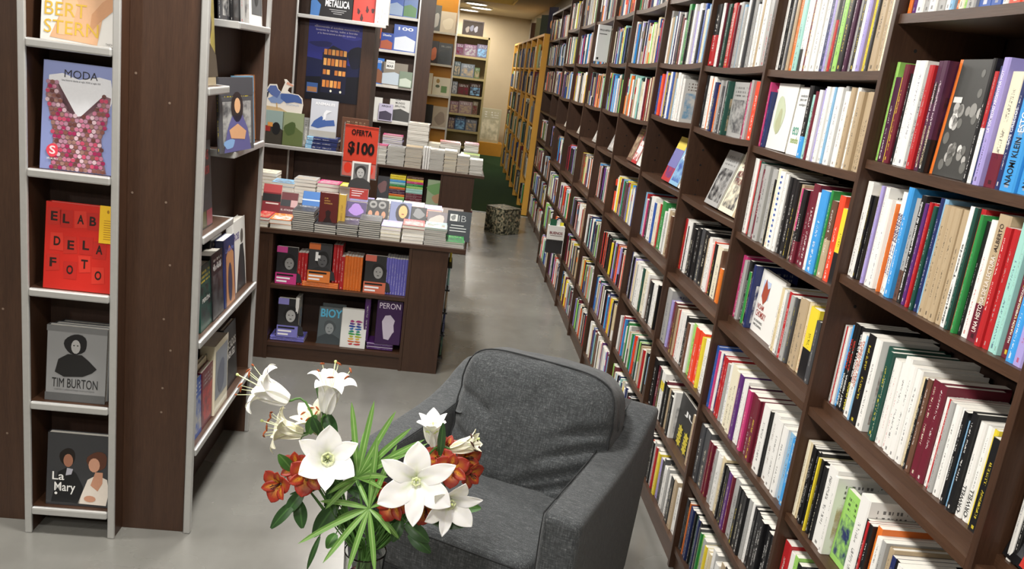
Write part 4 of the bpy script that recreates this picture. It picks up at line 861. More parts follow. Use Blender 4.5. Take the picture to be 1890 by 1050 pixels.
for k, s in enumerate(('UN', 'MUNDO', 'BRUTAL')): put_text('cover_title', s, o, cover_map(o, EPS*4), .06, .06+[.05, .1, .11][k], .225-.034*k, .245-.034*k, '5a5a5a')
# ------------------------------------------------------------------ children's corner: yellow racks and far shelf
t = thing('yellow_backed_rack', 'tall rack with bright yellow back panel and white shelves', 'rack', (0, 12, 0))
box_part('edge_trim', t, 'white_edge', -.395, -.378, -.012, .012, 0, 2.7); box_part('edge_trim', t, 'white_edge', -.068, -.05, -.012, .012, 0, 2.7); box_part('back_panel', t, 'yellow_back', -.9, -.06, .11, .13, 0, 2.7); box_part('side_panel', t, 'yellow_laminate', -.066, -.054, .012, .11, 0, 2.7)
YZ = (.886, 1.32, 1.738, 2.165, .45)
for z in YZ: box_part('shelf', t, 'yellow_laminate', -.9, -.066, 0, .11, z-.02, z); box_part('shelf_trim', t, 'white_edge', -.9, -.066, -.012, 0, z-.026, z+.003)
GY = "picture books on the yellow-backed rack"
def ybook(px0, py0, px1, z, k1, k2, label, pic=None, dy=0, body=None):
    a, c = at(px0, py0, 12), at(px1, py0, 12); w_ = c.x-a.x; h = a.z-z
    o = face_book(a.x, w_*.97, h, z, 12.015+dy, .018, k1, k2, label, True, 3, False, True, GY)
    if pic: put_poly('cover_picture', o, cover_map(o), ell(w_*.5, h*.42, w_*.33, h*.3, 16, wob=.15, seed=int(px0)), pic)
    if body: put_text('cover_title', body, o, cover_map(o, EPS*3), w_*.2, w_*.85, h*.8, h*.88, 'b8bcbc')
    return o
ybook(799, 8, 817, 2.165, '565b60', 'D', 'grey picture book with a pale moon on the top shelf', 'b9bcc0'); ybook(815, 20, 845, 2.165, 'd9cfc0', 'C', 'cream flowery picture book on the top shelf', 'efe8da', -.02)
ybook(793, 74, 812, 1.738, '2c2426', 'K', 'dark picture book with coral flowers', 'd07450'); ybook(810, 78, 838, 1.738, '343a42', 'D', 'slate picture book titled in grey', '3e4650', -.02, 'DEL LADO')
ybook(788, 134, 800, 1.32, 'e4e0d2', 'C', 'narrow white picture book', None); o = ybook(800, 141, 834, 1.32, 'e6e2d2', 'C', 'cream picture book with a green mug', None, -.02); put_poly('cover_mug', o, cover_map(o), rect(.12, .2, .04, .13), '6f9a58'); put_poly('cover_dots', o, cover_map(o), ell(.07, .19, .025, .03, 12), 'b09050'); put_poly('cover_dots', o, cover_map(o), ell(.07, .12, .03, .02, 12), '5c6a4a')
ybook(785, 192, 801, .886, '22201e', 'K', 'black picture book on the lowest visible yellow shelf', None); o = ybook(800, 195, 829, .886, 'b9ac9a', 'T', 'beige plastic-wrapped picture book on the lowest visible yellow shelf', '9a8a7c', -.02)
FY = 16.5
t = thing('far_toy_shelf', 'pale wooden shelf unit of boxed toys by the far wall', 'shelf unit', (0, FY, 0))
box_part('edge_trim', t, 'white_edge', -.10, -.06, -.02, .02, 0, 2.75); box_part('side_panel', t, 'maple_edge', .535, .575, -.01, .3, 0, 2.33); box_part('back_panel', t, 'wall_paint', -.1, .535, .3, .32, 0, 2.33)
FZ = (.25, .556, .873, 1.222, 1.558, 1.948, 2.33)
for z in FZ: box_part('shelf', t, 'maple_edge', -.08, .56 if z == 2.33 else .535, -.01, .3, z-.04, z)
GT = 'boxes on the far toy shelf'
SN = ['lowest', 'second', 'third', 'fourth', 'fifth', 'top']
r = random.Random(11)
for si, (z, row) in enumerate(zip(FZ[1:6], ((('5a4c58', .12), ('4a5c7a', .2), ('6c707c', .22)), (('7c5e66', .16), ('8c7678', .26), ('786c58', .1)), (('62666c', .1), ('4a342f', .22), ('352422', .22)), (('525e62', .12), ('747c84', .26), ('5e7450', .1)), (('6c5464', .14), ('7e6074', .24), ('6c667a', .2))))):
    x = -.05
    for k, (c, w_) in enumerate(row):
        h = r.uniform(.2, .27); b = MB(); book_geo(b, .05, w_, h, attrs(c, r.choice(['M', 'G', 'V', 'I', 'T']), 'W'), True, Matrix.Rotation(-math.pi/2, 4, 'Z'))
        o = b.obj('toy_box', ['book_print_shrinkwrap', 'paper_pages']); o.location = (x, FY+.04, z+.001); tag(o, f'{["pinkish", "patterned", "shiny"][k]} boxed picture set, {ORD[k+1]} on the {SN[si+1] if si < 4 else "top"} level of the far toy shelf', 'box', GT); x += w_+.006
fr = MB(); fr.box(-.2, .2, 0, .03, 0, .02); fr.box(-.2, .2, 0, .03, .25, .27); fr.box(-.2, -.18, 0, .03, .02, .25); fr.box(.18, .2, 0, .03, .02, .25)
ft = thing('framed_picture', 'dark framed glossy picture standing on top of the far toy shelf', 'picture', (.225, FY+.05, 2.331)); fr.obj('frame', ink('3a2a22'), ft); box_part('glazed_print', ft, ink('4a4442', .06), -.18, .18, .012, .02, .02, .25)
for (u, v, c) in ((-.1, .1, '8a8078'), (-.02, .13, '6a6a78'), (.06, .12, '8c8a90')): put_poly('print_figure', ft, lambda a, d: (a, .0105, d), ell(u, v, .035, .06, 14, wob=.2), c)
# plinth with the shrink-wrapped play sets
box = box_part('yellow_plinth', None, 'yellow_back', .58, 1.12, 17.85, 18.35, .004, .27); tag(box, 'low yellow plinth against the far wall on the green carpet', 'plinth')
b = MB(); book_geo(b, .09, .42, .7, attrs('b8b49a', 'C', 'W'), True, Matrix.Rotation(-math.pi/2, 4, 'Z')); o = b.obj('play_set', ['book_print_shrinkwrap', 'paper_pages']); o.location = (.61, 17.95, .272); tag(o, 'big plastic-wrapped play set leaning on the yellow plinth', 'toy set')
# yellow wall bookcases on the right, carpet end
YD = [10.66, 11.5, 12.4, 13.28, 14.1, 15.1, 16.1]
yst = MB()
for i in range(len(YD)-1):
    y0, y1 = YD[i], YD[i+1]; W_ = y1-y0; X = 1.02
    t = thing('yellow_bookcase', f'yellow wooden bookcase, {ORD[i+1]} from the dark bookcase along the carpet', 'bookcase', (X, y0, .004), 0, 'row of yellow bookcases')
    TZ_ = 2.26
    box_part('side_panel', t, 'yellow_laminate', 0, .3, -.002, .05, 0, TZ_); box_part('side_panel', t, 'yellow_laminate', 0, .3, W_-.04, W_-.004, 0, TZ_); box_part('back_panel', t, 'yellow_back', .29, .30, .05, W_-.04, 0, TZ_); box_part('top_board', t, 'yellow_laminate', 0, .3, .05, W_-.04, TZ_-.03, TZ_)
    for z in (.1, .45, .8, 1.15, 1.5, 1.85): box_part('shelf', t, 'yellow_laminate', .02, .29, .05, W_-.04, z-.025, z)
    for z in (.1, .45, .8, 1.15, 1.5, 1.85):
        y = y1-.06
        while y > y0+.09:
            if rnd.random() < .14: y -= rnd.uniform(.05, .15); continue
            tt = rnd.choice((.02, .03, .05, .04)); h = rnd.uniform(.19, .3)
            if rnd.random() < .3:
                tt = min(rnd.uniform(.14, .2), y-y0-.06)
                if tt > .06: book_geo(yst, .012, tt, h, attrs(rnd.choice('KDFNRWIELQ'), None), True, Matrix.Translation((X+.028, y, z+.005)) @ Matrix.Rotation(math.pi, 4, 'Z'))
            else: book_geo(yst, tt, .18, h, attrs(rnd.choice('KKDDNKDWCGFQBEFM')), True, Matrix.Translation((X+.004+rnd.uniform(0, .02), y-tt/2, z+.005)) @ Matrix.Rotation(-math.pi/2, 4, 'Z'))
            y -= tt+.001
o = yst.obj('shelf_books', ['book_print', 'paper_pages']); o['kind'] = 'stuff'; tag(o, "many small children's books packed into the yellow bookcases", 'books')
for k, (y, w_, h, c, lb) in enumerate(((10.95, .2, .34, '2c3048', 'navy picture book with an orange lion on top of the first yellow bookcase'), (11.9, .24, .3, '3c4440', 'dark grey-green boxed set on top of the yellow bookcases'), (12.7, .2, .3, '8a8a74', 'pale picture book on top of the third yellow bookcase'), (13.5, .18, .27, '6a5048', 'brown picture book on top of the fourth yellow bookcase'))):
    o = make_book(.03, w_, h, c, 'D', None, hard=True, plaincover=True, wrap=True); o.location = (1.09, y+w_/2, 2.265); o.rotation_euler = (0, 0, math.pi+.5); tag(o, lb, 'book', 'books on top of the yellow bookcases')
    if k == 0: put_poly('cover_lion', o, cover_map(o), ell(.09, .13, .03, .05, 14), 'c98a50')
# ------------------------------------------------------------------ display tables
def display_table(name, label, xr, xl, yf, yb, top, bay):
    t = thing(name, label, 'table', (xr, yf, 0), 0, 'display tables')
    l = xl-xr; d = yb-yf; b0, b1 = bay[0]-xr, bay[1]-xr
    box_part('table_top', t, 'laminate_across', l, .09, -.015, d, top-.025, top, .002)
    box_part('end_panel', t, 'laminate_upright', b1, 0, 0, .02, 0, top-.025, .001)
    box_part('post', t, 'laminate_upright', b1-.018, b1-.001, -.004, .26, 0, top-.025)
    box_part('side_panel', t, 'laminate_upright', -.02, 0, .02, d-.1, 0, top-.025)
    box_part('post', t, 'laminate_upright', b0-.02, b0, -.004, .26, 0, top-.025); box_part('front_panel', t, 'laminate_upright', l, b0-.02, 0, .02, 0, top-.025)
    box_part('back_board', t, 'laminate_back', b0, b1-.018, .26, .275, 0, top-.025)
    box_part('plinth', t, 'laminate_across', b0, b1-.018, .01, .03, 0, .078)
    for z in (.10, .44): box_part('shelf', t, 'laminate_across', b0, b1-.018, .0, .26, z-.022, z)
    return t
display_table('display_table', 'nearer dark brown display table covered with book piles', .068, -1.75, 4.63, 5.98, .76, (-.905, -.135))
display_table('display_table', 'farther dark brown display table near the green carpet', .278, -.95, 7.92, 9.1, .775, (-.62, -.02))
# side strip of books under the nearer table's overhang
for k in range(5):
    z = .06+.14*k; o = make_book(.012, .15, .135 if k < 4 else .06, 'FKTAY'[k] if k != 1 else 'N', 'O', None); o.location = (.085, 4.80+.02*k, z); o['_s'] = 1
    tag(o, ['dark green', 'navy', 'tan', 'pale teal', 'yellow'][k]+' booklet in the wire pocket on the table end', 'book', 'booklets on the table end')
rk = thing('wire_pocket', 'thin black wire pocket rack on the end of the nearer table', 'rack', (.068, 4.78, 0)); 
for k in range(5): box_part('pocket', rk, 'black_metal', .0, .03, 0, .25, .045+.14*k, .055+.14*k)
for y in (.0, .246): box_part('upright', rk, 'black_metal', .0, .004, y, y+.004, .045, .72)
def pile(x0, x1, y0, dep, z, n, th, k1, tops, label, group, yaw=0, k2=None, jit=.003, dark=False, far=None):
    """flat books, fore-edges to the front; one object per book"""
    w_ = x1-x0; zc = z; seq = []
    protos = {}
    for i in range(n):
        kk = tops if i == n-1 and tops else k1
        if kk not in protos:
            b = MB(); a = attrs(kk, k2)
            c = .0016
            def F(p, uv, at=a, m=0): b.face(p, m, uv, at)
            X0, X1, Y0, Y1 = -w_/2, w_/2, 0, dep
            F([(X0,Y0,th),(X1,Y0,th),(X1,Y1,th),(X0,Y1,th)], [(2.001,0),(2.999,0),(2.999,1),(2.001,1)])
            F([(X0,Y1,0),(X1,Y1,0),(X1,Y0,0),(X0,Y0,0)], [(4.001,0),(4.999,0),(4.999,1),(4.001,1)])
            for q0, q1 in (((X0,Y0),(X1,Y0)), ((X1,Y0),(X1,Y1)), ((X1,Y1),(X0,Y1)), ((X0,Y1),(X0,Y0))):
                for z0, z1 in ((0, c), (th-c, th)): F([(*q0,z0),(*q1,z0),(*q1,z1),(*q0,z1)], [(.05,.99)]*4)
            i_ = .0012
            for q0, q1 in (((X0+i_,Y0+i_),(X1-i_,Y0+i_)), ((X1-i_,Y0+i_),(X1-i_,Y1-i_)), ((X1-i_,Y1-i_),(X0+i_,Y1-i_)), ((X0+i_,Y1-i_),(X0+i_,Y0+i_))): F([(*q0,c),(*q1,c),(*q1,th-c),(*q0,th-c)], [(0,0)]*4, None, 1)
            me = b.mesh('book', ['book_print', 'paper_grey' if dark else 'paper_pages']); protos[kk] = me
        if far is not None:
            far.append((protos[kk], Matrix.Translation(((x0+x1)/2+rnd.uniform(-jit, jit), y0+rnd.uniform(-jit, jit), zc+.0004)) @ Matrix.Rotation(math.radians(yaw+rnd.uniform(-2, 2)), 4, 'Z'))); zc += th+.0003; continue
        o = link('paperback', protos[kk], None, ((x0+x1)/2+rnd.uniform(-jit, jit), y0+rnd.uniform(-jit, jit), zc+.0004), (0, 0, math.radians(yaw+rnd.uniform(-2, 2))))
        tag(o, label, 'book', group); zc += th+.0003
    return zc
T1 = .76; y0 = 4.632
front = [(470, 495, 3, .018, 'C', 'R', 'red-topped paperback in the pile nearest the side rack on the nearer table'), (498, 538, 2, .025, 'C', 'O', 'orange-covered paperback in a low front pile on the nearer table'), (539, 579, 10, .011, 'D', 'D', 'dark grey paperback in the tall front pile beside the orange one'),
  (580, 620, 4, .0125, 'D', 'D', 'dark grey paperback in the lowest dark pile before the standing maroon book'), (621, 660, 6, .011, 'D', 'D', 'dark grey paperback in the mid-height pile right of the maroon book'), (661, 701, 9, .011, 'D', 'D', 'dark grey paperback in the pile next to the lavender-topped pile'),
  (702, 739, 4, .02, 'C', 'V', 'lavender-topped paperback in a front pile of the nearer table'), (742, 782, 5, .02, 'W', 'R', 'red and brown-topped paperback in a front pile of the nearer table'), (783, 823, 9, .011, 'G', 'A', 'grey-green topped paperback in the last tall front pile'), (822, 858, 3, .011, 'G', 'E', 'green-topped booklet in the low pile at the table corner')]
TOPS = {}
for k, (a, c, n, th, k1, tp, lb) in enumerate(front):
    xa, xc = at(a, 440, 4.66).x, at(c, 440, 4.66).x
    TOPS[k] = (xa, xc, pile(xa, xc, y0, .185, T1, n, th, k1, tp, lb, f'front pile of {lb.split(" in ")[0]}s on the nearer table', k2='W' if tp == 'O' else 'K' if tp == 'D' else None, dark=(k1 in 'DG')))
# books propped up between the piles
def propped(px0, px1, pyt, pyb, Y, k1, k2, label, th=.018, tilt=25, pc=False, wrap=False, hard=False):
    a, c = at(px0, pyb, Y), at(px1, pyb, Y); h = (at(px0, pyt, Y).z-at(px0, pyb, Y).z)/math.cos(math.radians(tilt))
    o = face_book(a.x, c.x-a.x, h, a.z, Y, th, k1, k2, label, hard, tilt, wrap, pc, 'books propped up on the nearer table'); return o, c.x-a.x, h
o, w_, h = propped(480, 514, 341, 401, 4.88, '7e2a30', 'M', 'maroon book with red picture and black band propped by the side rack', tilt=20, pc=True); f = cover_map(o); put_poly('cover_picture', o, f, rect(0, w_, h*.76, h), 'b3484a'); put_poly('cover_band', o, f, rect(0, w_, h*.5, h*.72), '1c1a1c'); put_poly('cover_text', o, cover_map(o, EPS*2), rect(w_*.2, w_*.9, h*.42, h*.46), 'e0cfc8')
o, w_, h = propped(513, 545, 357, 400, 4.88, '6a3a3e', 'M', 'brownish red book with a dark square propped behind the orange pile', tilt=28, pc=True); f = cover_map(o); put_poly('cover_square', o, f, rect(0, w_*.6, h*.45, h*.7), '34383c'); put_poly('cover_square', o, f, rect(w_*.62, w_, h*.42, h*.7), 'c8a4a6'); put_text('cover_title', 'EL ATAQUE', o, cover_map(o, EPS*2), w_*.1, w_*.8, h*.25, h*.33, 'e8dcd8')
o, w_, h = propped(554, 590, 355, 395, 4.90, '4a7cc0', 'B', 'blue sky-coloured book propped behind the tall dark pile', tilt=30, pc=True); put_poly('cover_band', o, cover_map(o), rect(0, w_, h*.6, h*.66), 'c8d8ec')
zt = TOPS[3][2]; xa = at(590, 402, 4.75).x; xc = at(624, 402, 4.75).x
o = face_book(xa, xc-xa, .165, zt, 4.70, .045, '5c2220', 'M', 'thick maroon and yellow book standing on the lowest dark pile', True, 3, False, True, 'books propped up on the nearer table'); o.rotation_euler.z += .0
f, g = cover_map(o), cover_map(o, EPS*2); w_ = xc-xa
put_poly('cover_figure', o, f, [(w_*.25, .0), (w_*.75, .0), (w_*.6, .03), (w_*.65, .06), (w_*.5, .07), (w_*.35, .06), (w_*.4, .03)], '2a1616')
for k, s in enumerate(('A MI', 'QUERIDO', 'CONTRADOR')): put_text('cover_title', s, o, f, w_*.25, w_*(.45+.12*k), .13-.014*k, .138-.014*k, 'd4a85a')
put_poly('fore_edge_print', o, lambda u, v: (-u, w_+.0008, v), rect(-.022, .022, .002, .163), 'd9ae48')
b = MB(); book_geo(b, .04, .04, .165, attrs('d6b04e', 'Q', 'M'), True); o = b.obj('book', ['book_print', 'paper_pages']); o.location = (xc+.023, 4.70, zt+.001); tag(o, 'yellow book with brown silhouettes beside the standing maroon one', 'book', 'books propped up on the nearer table')
for a, c, t_, bt, k1, pic, lb in ((637, 674, 373, 399, '4a3a6a', 'a07ac8', 'purple photo book propped behind the mid-height dark pile'), (674, 714, 370, 408, '2c2c2e', '9a9a98', 'black book with pale mask-like faces propped behind the dark piles'), (717, 757, 374, 408, '7d86ac', 'e0b070', 'book with a smiling woman in a veil propped behind the lavender pile'),
        (757, 786, 383, 405, '46484a', '8a8c8e', 'dark grey book propped behind the red-topped pile'), (786, 825, 392, 424, '8a8488', 'd8c8c0', 'grey book with a small seated figure propped behind the last tall pile')):
    o, w_, h = propped(a, c, t_, bt, 4.885, k1, 'D', lb, tilt=30, pc=True); f, g = cover_map(o), cover_map(o, EPS*2)
    if 'woman' in lb: put_poly('cover_veil', o, f, ell(w_*.6, h*.45, w_*.32, h*.5, 16), '2a2630'); put_poly('cover_face', o, g, ell(w_*.62, h*.52, w_*.2, h*.32, 16), pic); put_poly('cover_mouth', o, cover_map(o, EPS*3), ell(w_*.62, h*.4, w_*.07, h*.03, 8), '8a3a34')
    elif 'mask' in lb:
        for q in (.28, .7): put_poly('cover_face', o, f, ell(w_*q, h*.78, w_*.18, h*.17, 14), '8e8e8c'); put_poly('cover_eye', o, g, ell(w_*q, h*.78, w_*.1, h*.06, 10), '2a2a2a')
        for q in (.18, .5, .8): put_poly('cover_face', o, f, ell(w_*q, h*.35, w_*.1, h*.16, 12), 'c08a6c')
    else: put_poly('cover_picture', o, f, ell(w_*.5, h*.5, w_*.36, h*.34, 14, wob=.2, seed=a), pic)
zz = TOPS[9][2]
o = face_book(at(822, 440, 4.72).x, .14, .175, T1, 4.83, .008, '33393f', 'D', 'dark slate book with a white emblem standing at the table corner', False, 12, False, True, 'books propped up on the nearer table'); f = cover_map(o)
put_poly('cover_emblem', o, f, rect(.016, .06, .115, .155), 'e6e6e4'); put_poly('cover_emblem', o, cover_map(o, EPS*2), ell(.036, .136, .014, .016, 12, wob=.2), '8a8c8c'); put_text('cover_title', 'IB', o, f, .066, .11, .115, .15, 'b4b8ba', -.01)
for k in range(3): put_poly('cover_text', o, f, rect(.025-.006*(k > 0), .1+.015*(k > 0), .088-.016*k, .093-.016*k), 'd0d3d4')
# back rows of the nearer table
for a, c, pyb, Y, n, th, k1, tp, lb in ((470, 509, 352, 5.6, 7, .022, 'C', 'C', 'cream paperback in the back corner pile by the side rack'), (500, 541, 352, 5.45, 5, .025, 'W', 'I', 'pale paperback with blue picture in a low back pile'), (541, 582, 360, 5.5, 7, .022, 'W', 'G', 'white-edged paperback with grey cover in the back row'), (584, 624, 362, 5.5, 6, .024, 'W', 'P', 'paperback with pinkish cover in the back row'), (625, 655, 366, 5.5, 7, .02, 'W', 'Y', 'paperback with pale yellow cover in the back row'),
    (645, 688, 372, 5.1, 6, .0205, 'W', 'V', 'white paperback in the curling pile under the offer sign'), (690, 713, 378, 5.2, 8, .014, 'W', 'W', 'plastic-wrapped white booklet in the first wrapped pile'), (702, 742, 380, 5.2, 8, .014, 'W', 'W', 'plastic-wrapped white booklet in the second wrapped pile'), (743, 783, 384, 5.2, 8, .014, 'W', 'W', 'plastic-wrapped white booklet in the third wrapped pile'),
    (784, 817, 386, 5.2, 7, .015, 'W', 'V', 'lavender-covered booklet in the wrapped row'), (758, 793, 395, 5.02, 6, .015, 'B', 'H', 'blue and red booklet in the middle row'), (794, 830, 397, 5.02, 6, .015, 'J', 'O', 'peach-covered paperback in the middle row'), (828, 858, 400, 5.0, 3, .015, 'W', 'P', 'pale pink-edged booklet at the end of the middle row')):
    xa, xc = at(a, pyb, Y).x, at(c, pyb, Y).x; pile(xa, min(xc, .155), Y, .17, T1, n, th, k1, tp, lb, 'pile of '+lb)
# offer sign with a strapped book
SG = thing('offer_sign', 'red cardboard offer sign in a clear holder on the nearer table', 'sign', (-.535, 5.28, .76), math.radians(-8))
box_part('holder_pole', SG, 'aluminium', -.006, .006, .02, .032, 0, .3); box_part('holder_base', SG, 'acrylic', -.06, .06, -.02, .08, 0, .006)
b = MB(); b.box(-.105, .105, 0, .004, .245, .56); sgn = b.obj('sign_board', ink('c8412e'), SG)
b = MB(); b.box(-.112, -.105, -.003, .006, .238, .57); b.box(.105, .112, -.003, .006, .238, .57); b.box(-.105, .105, -.003, .006, .238, .245); b.obj('clear_sleeve', 'acrylic', SG)
fs = lambda e: (lambda u, v: (u, -e, v))
put_poly('faded_panel', SG, fs(.0044), rect(-.105, .105, .245, .335), 'c46a60'); put_text('sign_text', 'OFERTA', SG, fs(.0052), -.062, .066, .5, .535, '1c1212', .03); put_text('sign_text', '$100', SG, fs(.0052), -.078, .088, .375, .46, '161010', .04); put_poly('sign_disc', SG, fs(.0050), ell(.06, .295, .03, .036, 18), 'd83c28'); put_poly('sign_disc', SG, fs(.0050), ell(-.07, .295, .025, .034, 18), 'd83c28'); put_poly('sign_line', SG, fs(.0056), rect(-.105, .105, .332, .335), '5a2a24'); put_poly('sign_line', SG, fs(.0056), rect(-.105, .105, .55, .554), '5a2a24')
o = face_book(-.568, .112, .225, .76+.125, 5.165, .035, 'e4e2de', 'R', 'white and red book with a grey portrait strapped below the offer sign', False, 4, False, True); f = cover_map(o); put_poly('cover_band', o, f, rect(0, .112, .0, .07), 'b8403a'); put_poly('cover_photo', o, f, rect(.012, .1, .082, .215), '6a6a6a'); portrait(o, .055, .16, .07, 'b0b0ae', '2e2e2e', '3a3a3a', EPS*2)
for k in range(3): put_poly('cover_text', o, cover_map(o, EPS*2), rect(.012, .085-.01*k, .045-.014*k, .05-.014*k), 'f0e4e2')
b = MB(); b.tube([(.019, -.002, .06), (.0195, .05, .058), (.019, .107, .062)], .0008, 6); b.obj('elastic_band', ink('e8e4d8'), o)
# cubby books of the nearer table
GC = 'books in the cubby of the nearer table'
Y1 = 4.655
def cub(px0, px1, pyt, pyb, z, k1, k2, label, th=.02, tilt=4, pc=True, dy=0, body=None):
    a, c = at(px0, pyb, Y1), at(px1, pyb, Y1); h = at(px0, pyt, Y1).z-z
    o = face_book(a.x, c.x-a.x, h, z, Y1+dy, th, k1, k2, label, False, tilt, False, pc, GC); return o, c.x-a.x, h
def author(o, w_, h, band, top, skin='8e8e8c'):
    f = cover_map(o); portrait(o, w_*.62, h*.56, h*.36, skin, '1d1d1e', '2e2e30'); put_poly('cover_band', o, cover_map(o, EPS*2.5), rect(0, w_, 0, h*.3), band); put_poly('cover_tab', o, cover_map(o, EPS*2.5), rect(0, w_*.5, h*.84, h), top)
    for k in range(3): put_poly('cover_text', o, cover_map(o, EPS*3.4), rect(w_*.06, w_*(.85-.15*k), h*(.22-.085*k), h*(.265-.085*k)), ['1c1c1c', 'f0eef0', 'f0eef0'][k])
S2, S1 = .441, .101
o, w_, h = cub(507, 546, 454, 524, S2, '2a2a2c', 'P', 'black author book with magenta bands at the upper cubby corner'); author(o, w_, h, 'c23a80', 'c84a90')
def spines(px0, px1, n, pyt, z, k1, label, k2=None, d=.12, dy=0, k3='W'):
    a, c = at(px0, 500, Y1).x, at(px1, 500, Y1).x; t_ = (c-a)/n; h = at(px0, pyt, Y1).z-z
    for i in range(n):
        o = make_book(t_*.96, d, h*rnd.uniform(.985, 1.0), k1, k2, k3, loc=(a+t_*(i+.5), Y1+.01+dy, z+.0005)); tag(o, label, 'book', label+' row')
spines(548, 566, 3, 466, S2, 'R', 'red-spined paperback next to the magenta author book')
for k in range(3):
    b = MB(); book_geo(b, .0095, .13, .2, attrs('O', 'H', 'C'), False, Matrix.Rotation(math.radians(90), 4, 'Y')); o = b.obj('book', ['book_print', 'paper_pages']); o.location = (at(557, 530, Y1).x, Y1+.004, S2+.005+.0098*k); tag(o, f'{ORD[k+1]} orange paperback from the bottom, lying under the black and orange book', 'book', GC)
za = S2+.031
o, w_, h = cub(566, 608, 448, 519, za, '3a3a3c', 'O', 'black author book with orange bands standing on the lying ones'); author(o, w_, h, 'd87a38', 'cc6a34', '5c5c5e'); put_poly('cover_cross', o, cover_map(o, EPS*4), [(w_*.3, h*.55), (w_*.42, h*.55), (w_*.42, h*.62), (w_*.52, h*.62), (w_*.52, h*.7), (w_*.42, h*.7), (w_*.42, h*.78), (w_*.3, h*.78)], 'f0f0ee')
spines(612, 629, 3, 452, za, 'R', 'red-spined paperback standing on the lying orange books', dy=.01)
spines(627, 635, 1, 474, S2, 'R', 'single red-spined paperback before the orange row'); spines(635, 668, 6, 472, S2, 'O', 'orange-spined paperback in the upper cubby row', k3='Q')
o, w_, h = cub(669, 710, 470, 541, S2, '2c2c2e', 'H', 'black author book with salmon bands beside the violet row'); author(o, w_, h, 'c86a50', 'cf6a58', 'a2a2a0')
spines(712, 756, 9, 476, S2, '6f6cc0', 'violet-spined paperback in the upper cubby row', k3='W')
for k in range(2):
    b = MB(); book_geo(b, .012, .13, .19, attrs('6f6cc0', 'V', 'W'), False, Matrix.Rotation(math.radians(90), 4, 'Y')); o = b.obj('book', ['book_print', 'paper_pages']); o.location = (at(498, 625, Y1).x, Y1+.004, S1+.007+.0125*k); tag(o, f'{["lower", "upper"][k]} violet paperback lying in the lower cubby corner', 'book', GC)
o, w_, h = cub(510, 549, 550, 612, S1+.027, '2c2c2e', 'V', 'black author book with violet bands standing on the lying pair', th=.03); author(o, w_, h, '7a78c0', '8a86c8', 'b0b0ae')
spines(549, 556, 1, 551, S1+.027, 'W', 'white-edged copy behind the violet author book')
o, w_, h = cub(582, 626, 570, 634, S1, '5a6468', 'D', 'grey photo book with a big pale blue title in the lower cubby', tilt=12, dy=.03); portrait(o, w_*.5, h*.42, h*.34, '9aa0a2', '4a5256', '3e464a'); put_text('cover_title', 'BIOY', o, cover_map(o, EPS*4), w_*.08, w_*.98, h*.72, h*.95, '56b4d8', .03)
o, w_, h = cub(586, 630, 566, 634, S1, '525c60', 'D', 'second grey photo book just behind the first in the lower cubby', tilt=12, dy=.055)
o, w_, h = cub(626, 673, 570, 639, S1, 'e8e8e4', 'W', 'white book with two rainbow columns of lettering', th=.035, tilt=5)
for k, c in enumerate(('c03a44', 'd06a3a', 'd8b23a', 'a8b23a', '3f9a4a', '2f8a7a', '2f6ab0', '2c4a9a', '5a3a8a', 'a83a7a')):
    for d in (-1, 1): put_poly('cover_letters', o, cover_map(o), ell(w_*(.56+d*.13), h*(.1+k*.066), w_*.11*(1+.3*math.sin(k*2.1+d)), h*.026, 10, wob=.25, seed=k), c)
for k in range(3):
    b = MB(); book_geo(b, .02, .13, .15, attrs('4a2260', 'U', 'V'), False, Matrix.Rotation(math.radians(90), 4, 'Y'))
    if k < 2: o = b.obj('book', ['book_print', 'paper_pages']); o.location = (at(676, 640, Y1).x, Y1+.004, S1+.011+.0205*k); tag(o, f'{["lower", "upper"][k]} thick purple book lying under the purple portrait book', 'book', GC)
zb = S1+.043
spines(679, 690, 1, 553, zb, '4a2260', 'purple spine left of the purple portrait book'); spines(741, 752, 1, 558, zb, '4a2260', 'purple spine right of the purple portrait book', dy=.035)
o, w_, h = cub(691, 738, 553, 623, zb, '3a1a4c', 'U', 'purple book with a pale mosaic head in profile', th=.03, tilt=0); put_text('cover_title', 'PERON', o, cover_map(o), w_*.1, w_*.92, h*.82, h*.95, 'e6dcea', 0); put_poly('cover_head', o, cover_map(o), [(w_*.35, h*.12), (w_*.55, h*.1), (w_*.68, h*.26), (w_*.74, h*.3), (w_*.7, h*.45), (w_*.74, h*.56), (w_*.55, h*.68), (w_*.35, h*.66), (w_*.24, h*.52), (w_*.28, h*.34)], 'c9c0d0')
# farther table: piles, cubby stacks
T2 = .775; YB = 7.93; FAR = []
for a, c, n, th, k1, tp, lb in ((688, 711, 12, .014, 'W', 'P', 'pinkish paperback in the pile half hidden by the offer sign'), (713, 745, 13, .013, 'G', 'G', 'grey paperback in the first full pile on the farther table'), (746, 777, 14, .0135, 'T', 'T', 'tan-edged paperback in the second full pile on the farther table'), (792, 818, 15, .0125, 'G', 'W', 'grey paperback in the third front pile on the farther table'), (819, 842, 15, .013, 'J', 'W', 'cream paperback in the fourth front pile on the farther table'), (843, 866, 12, .0135, 'T', 'G', 'taupe paperback in the fifth front pile on the farther table'), (867, 891, 10, .014, 'W', 'W', 'white paperback in the corner pile on the farther table')):
    xa, xc = at(a, 305, YB).x, at(c, 305, YB).x; pile(xa, min(xc, .365), YB, .19, T2, n, th, k1, tp, lb, 'pile of '+lb, dark=(k1 in 'GT'), far=FAR)
for i in range(3):
    o = make_book(.018, .17, .2, 'W', 'G', 'D', loc=(at(780+4.5*i, 300, YB).x+.008, YB+.01, T2+.0005)); tag(o, f'{ORD[i+1]} of three thin upright books between the piles on the farther table', 'book', 'thin upright books on the farther table')
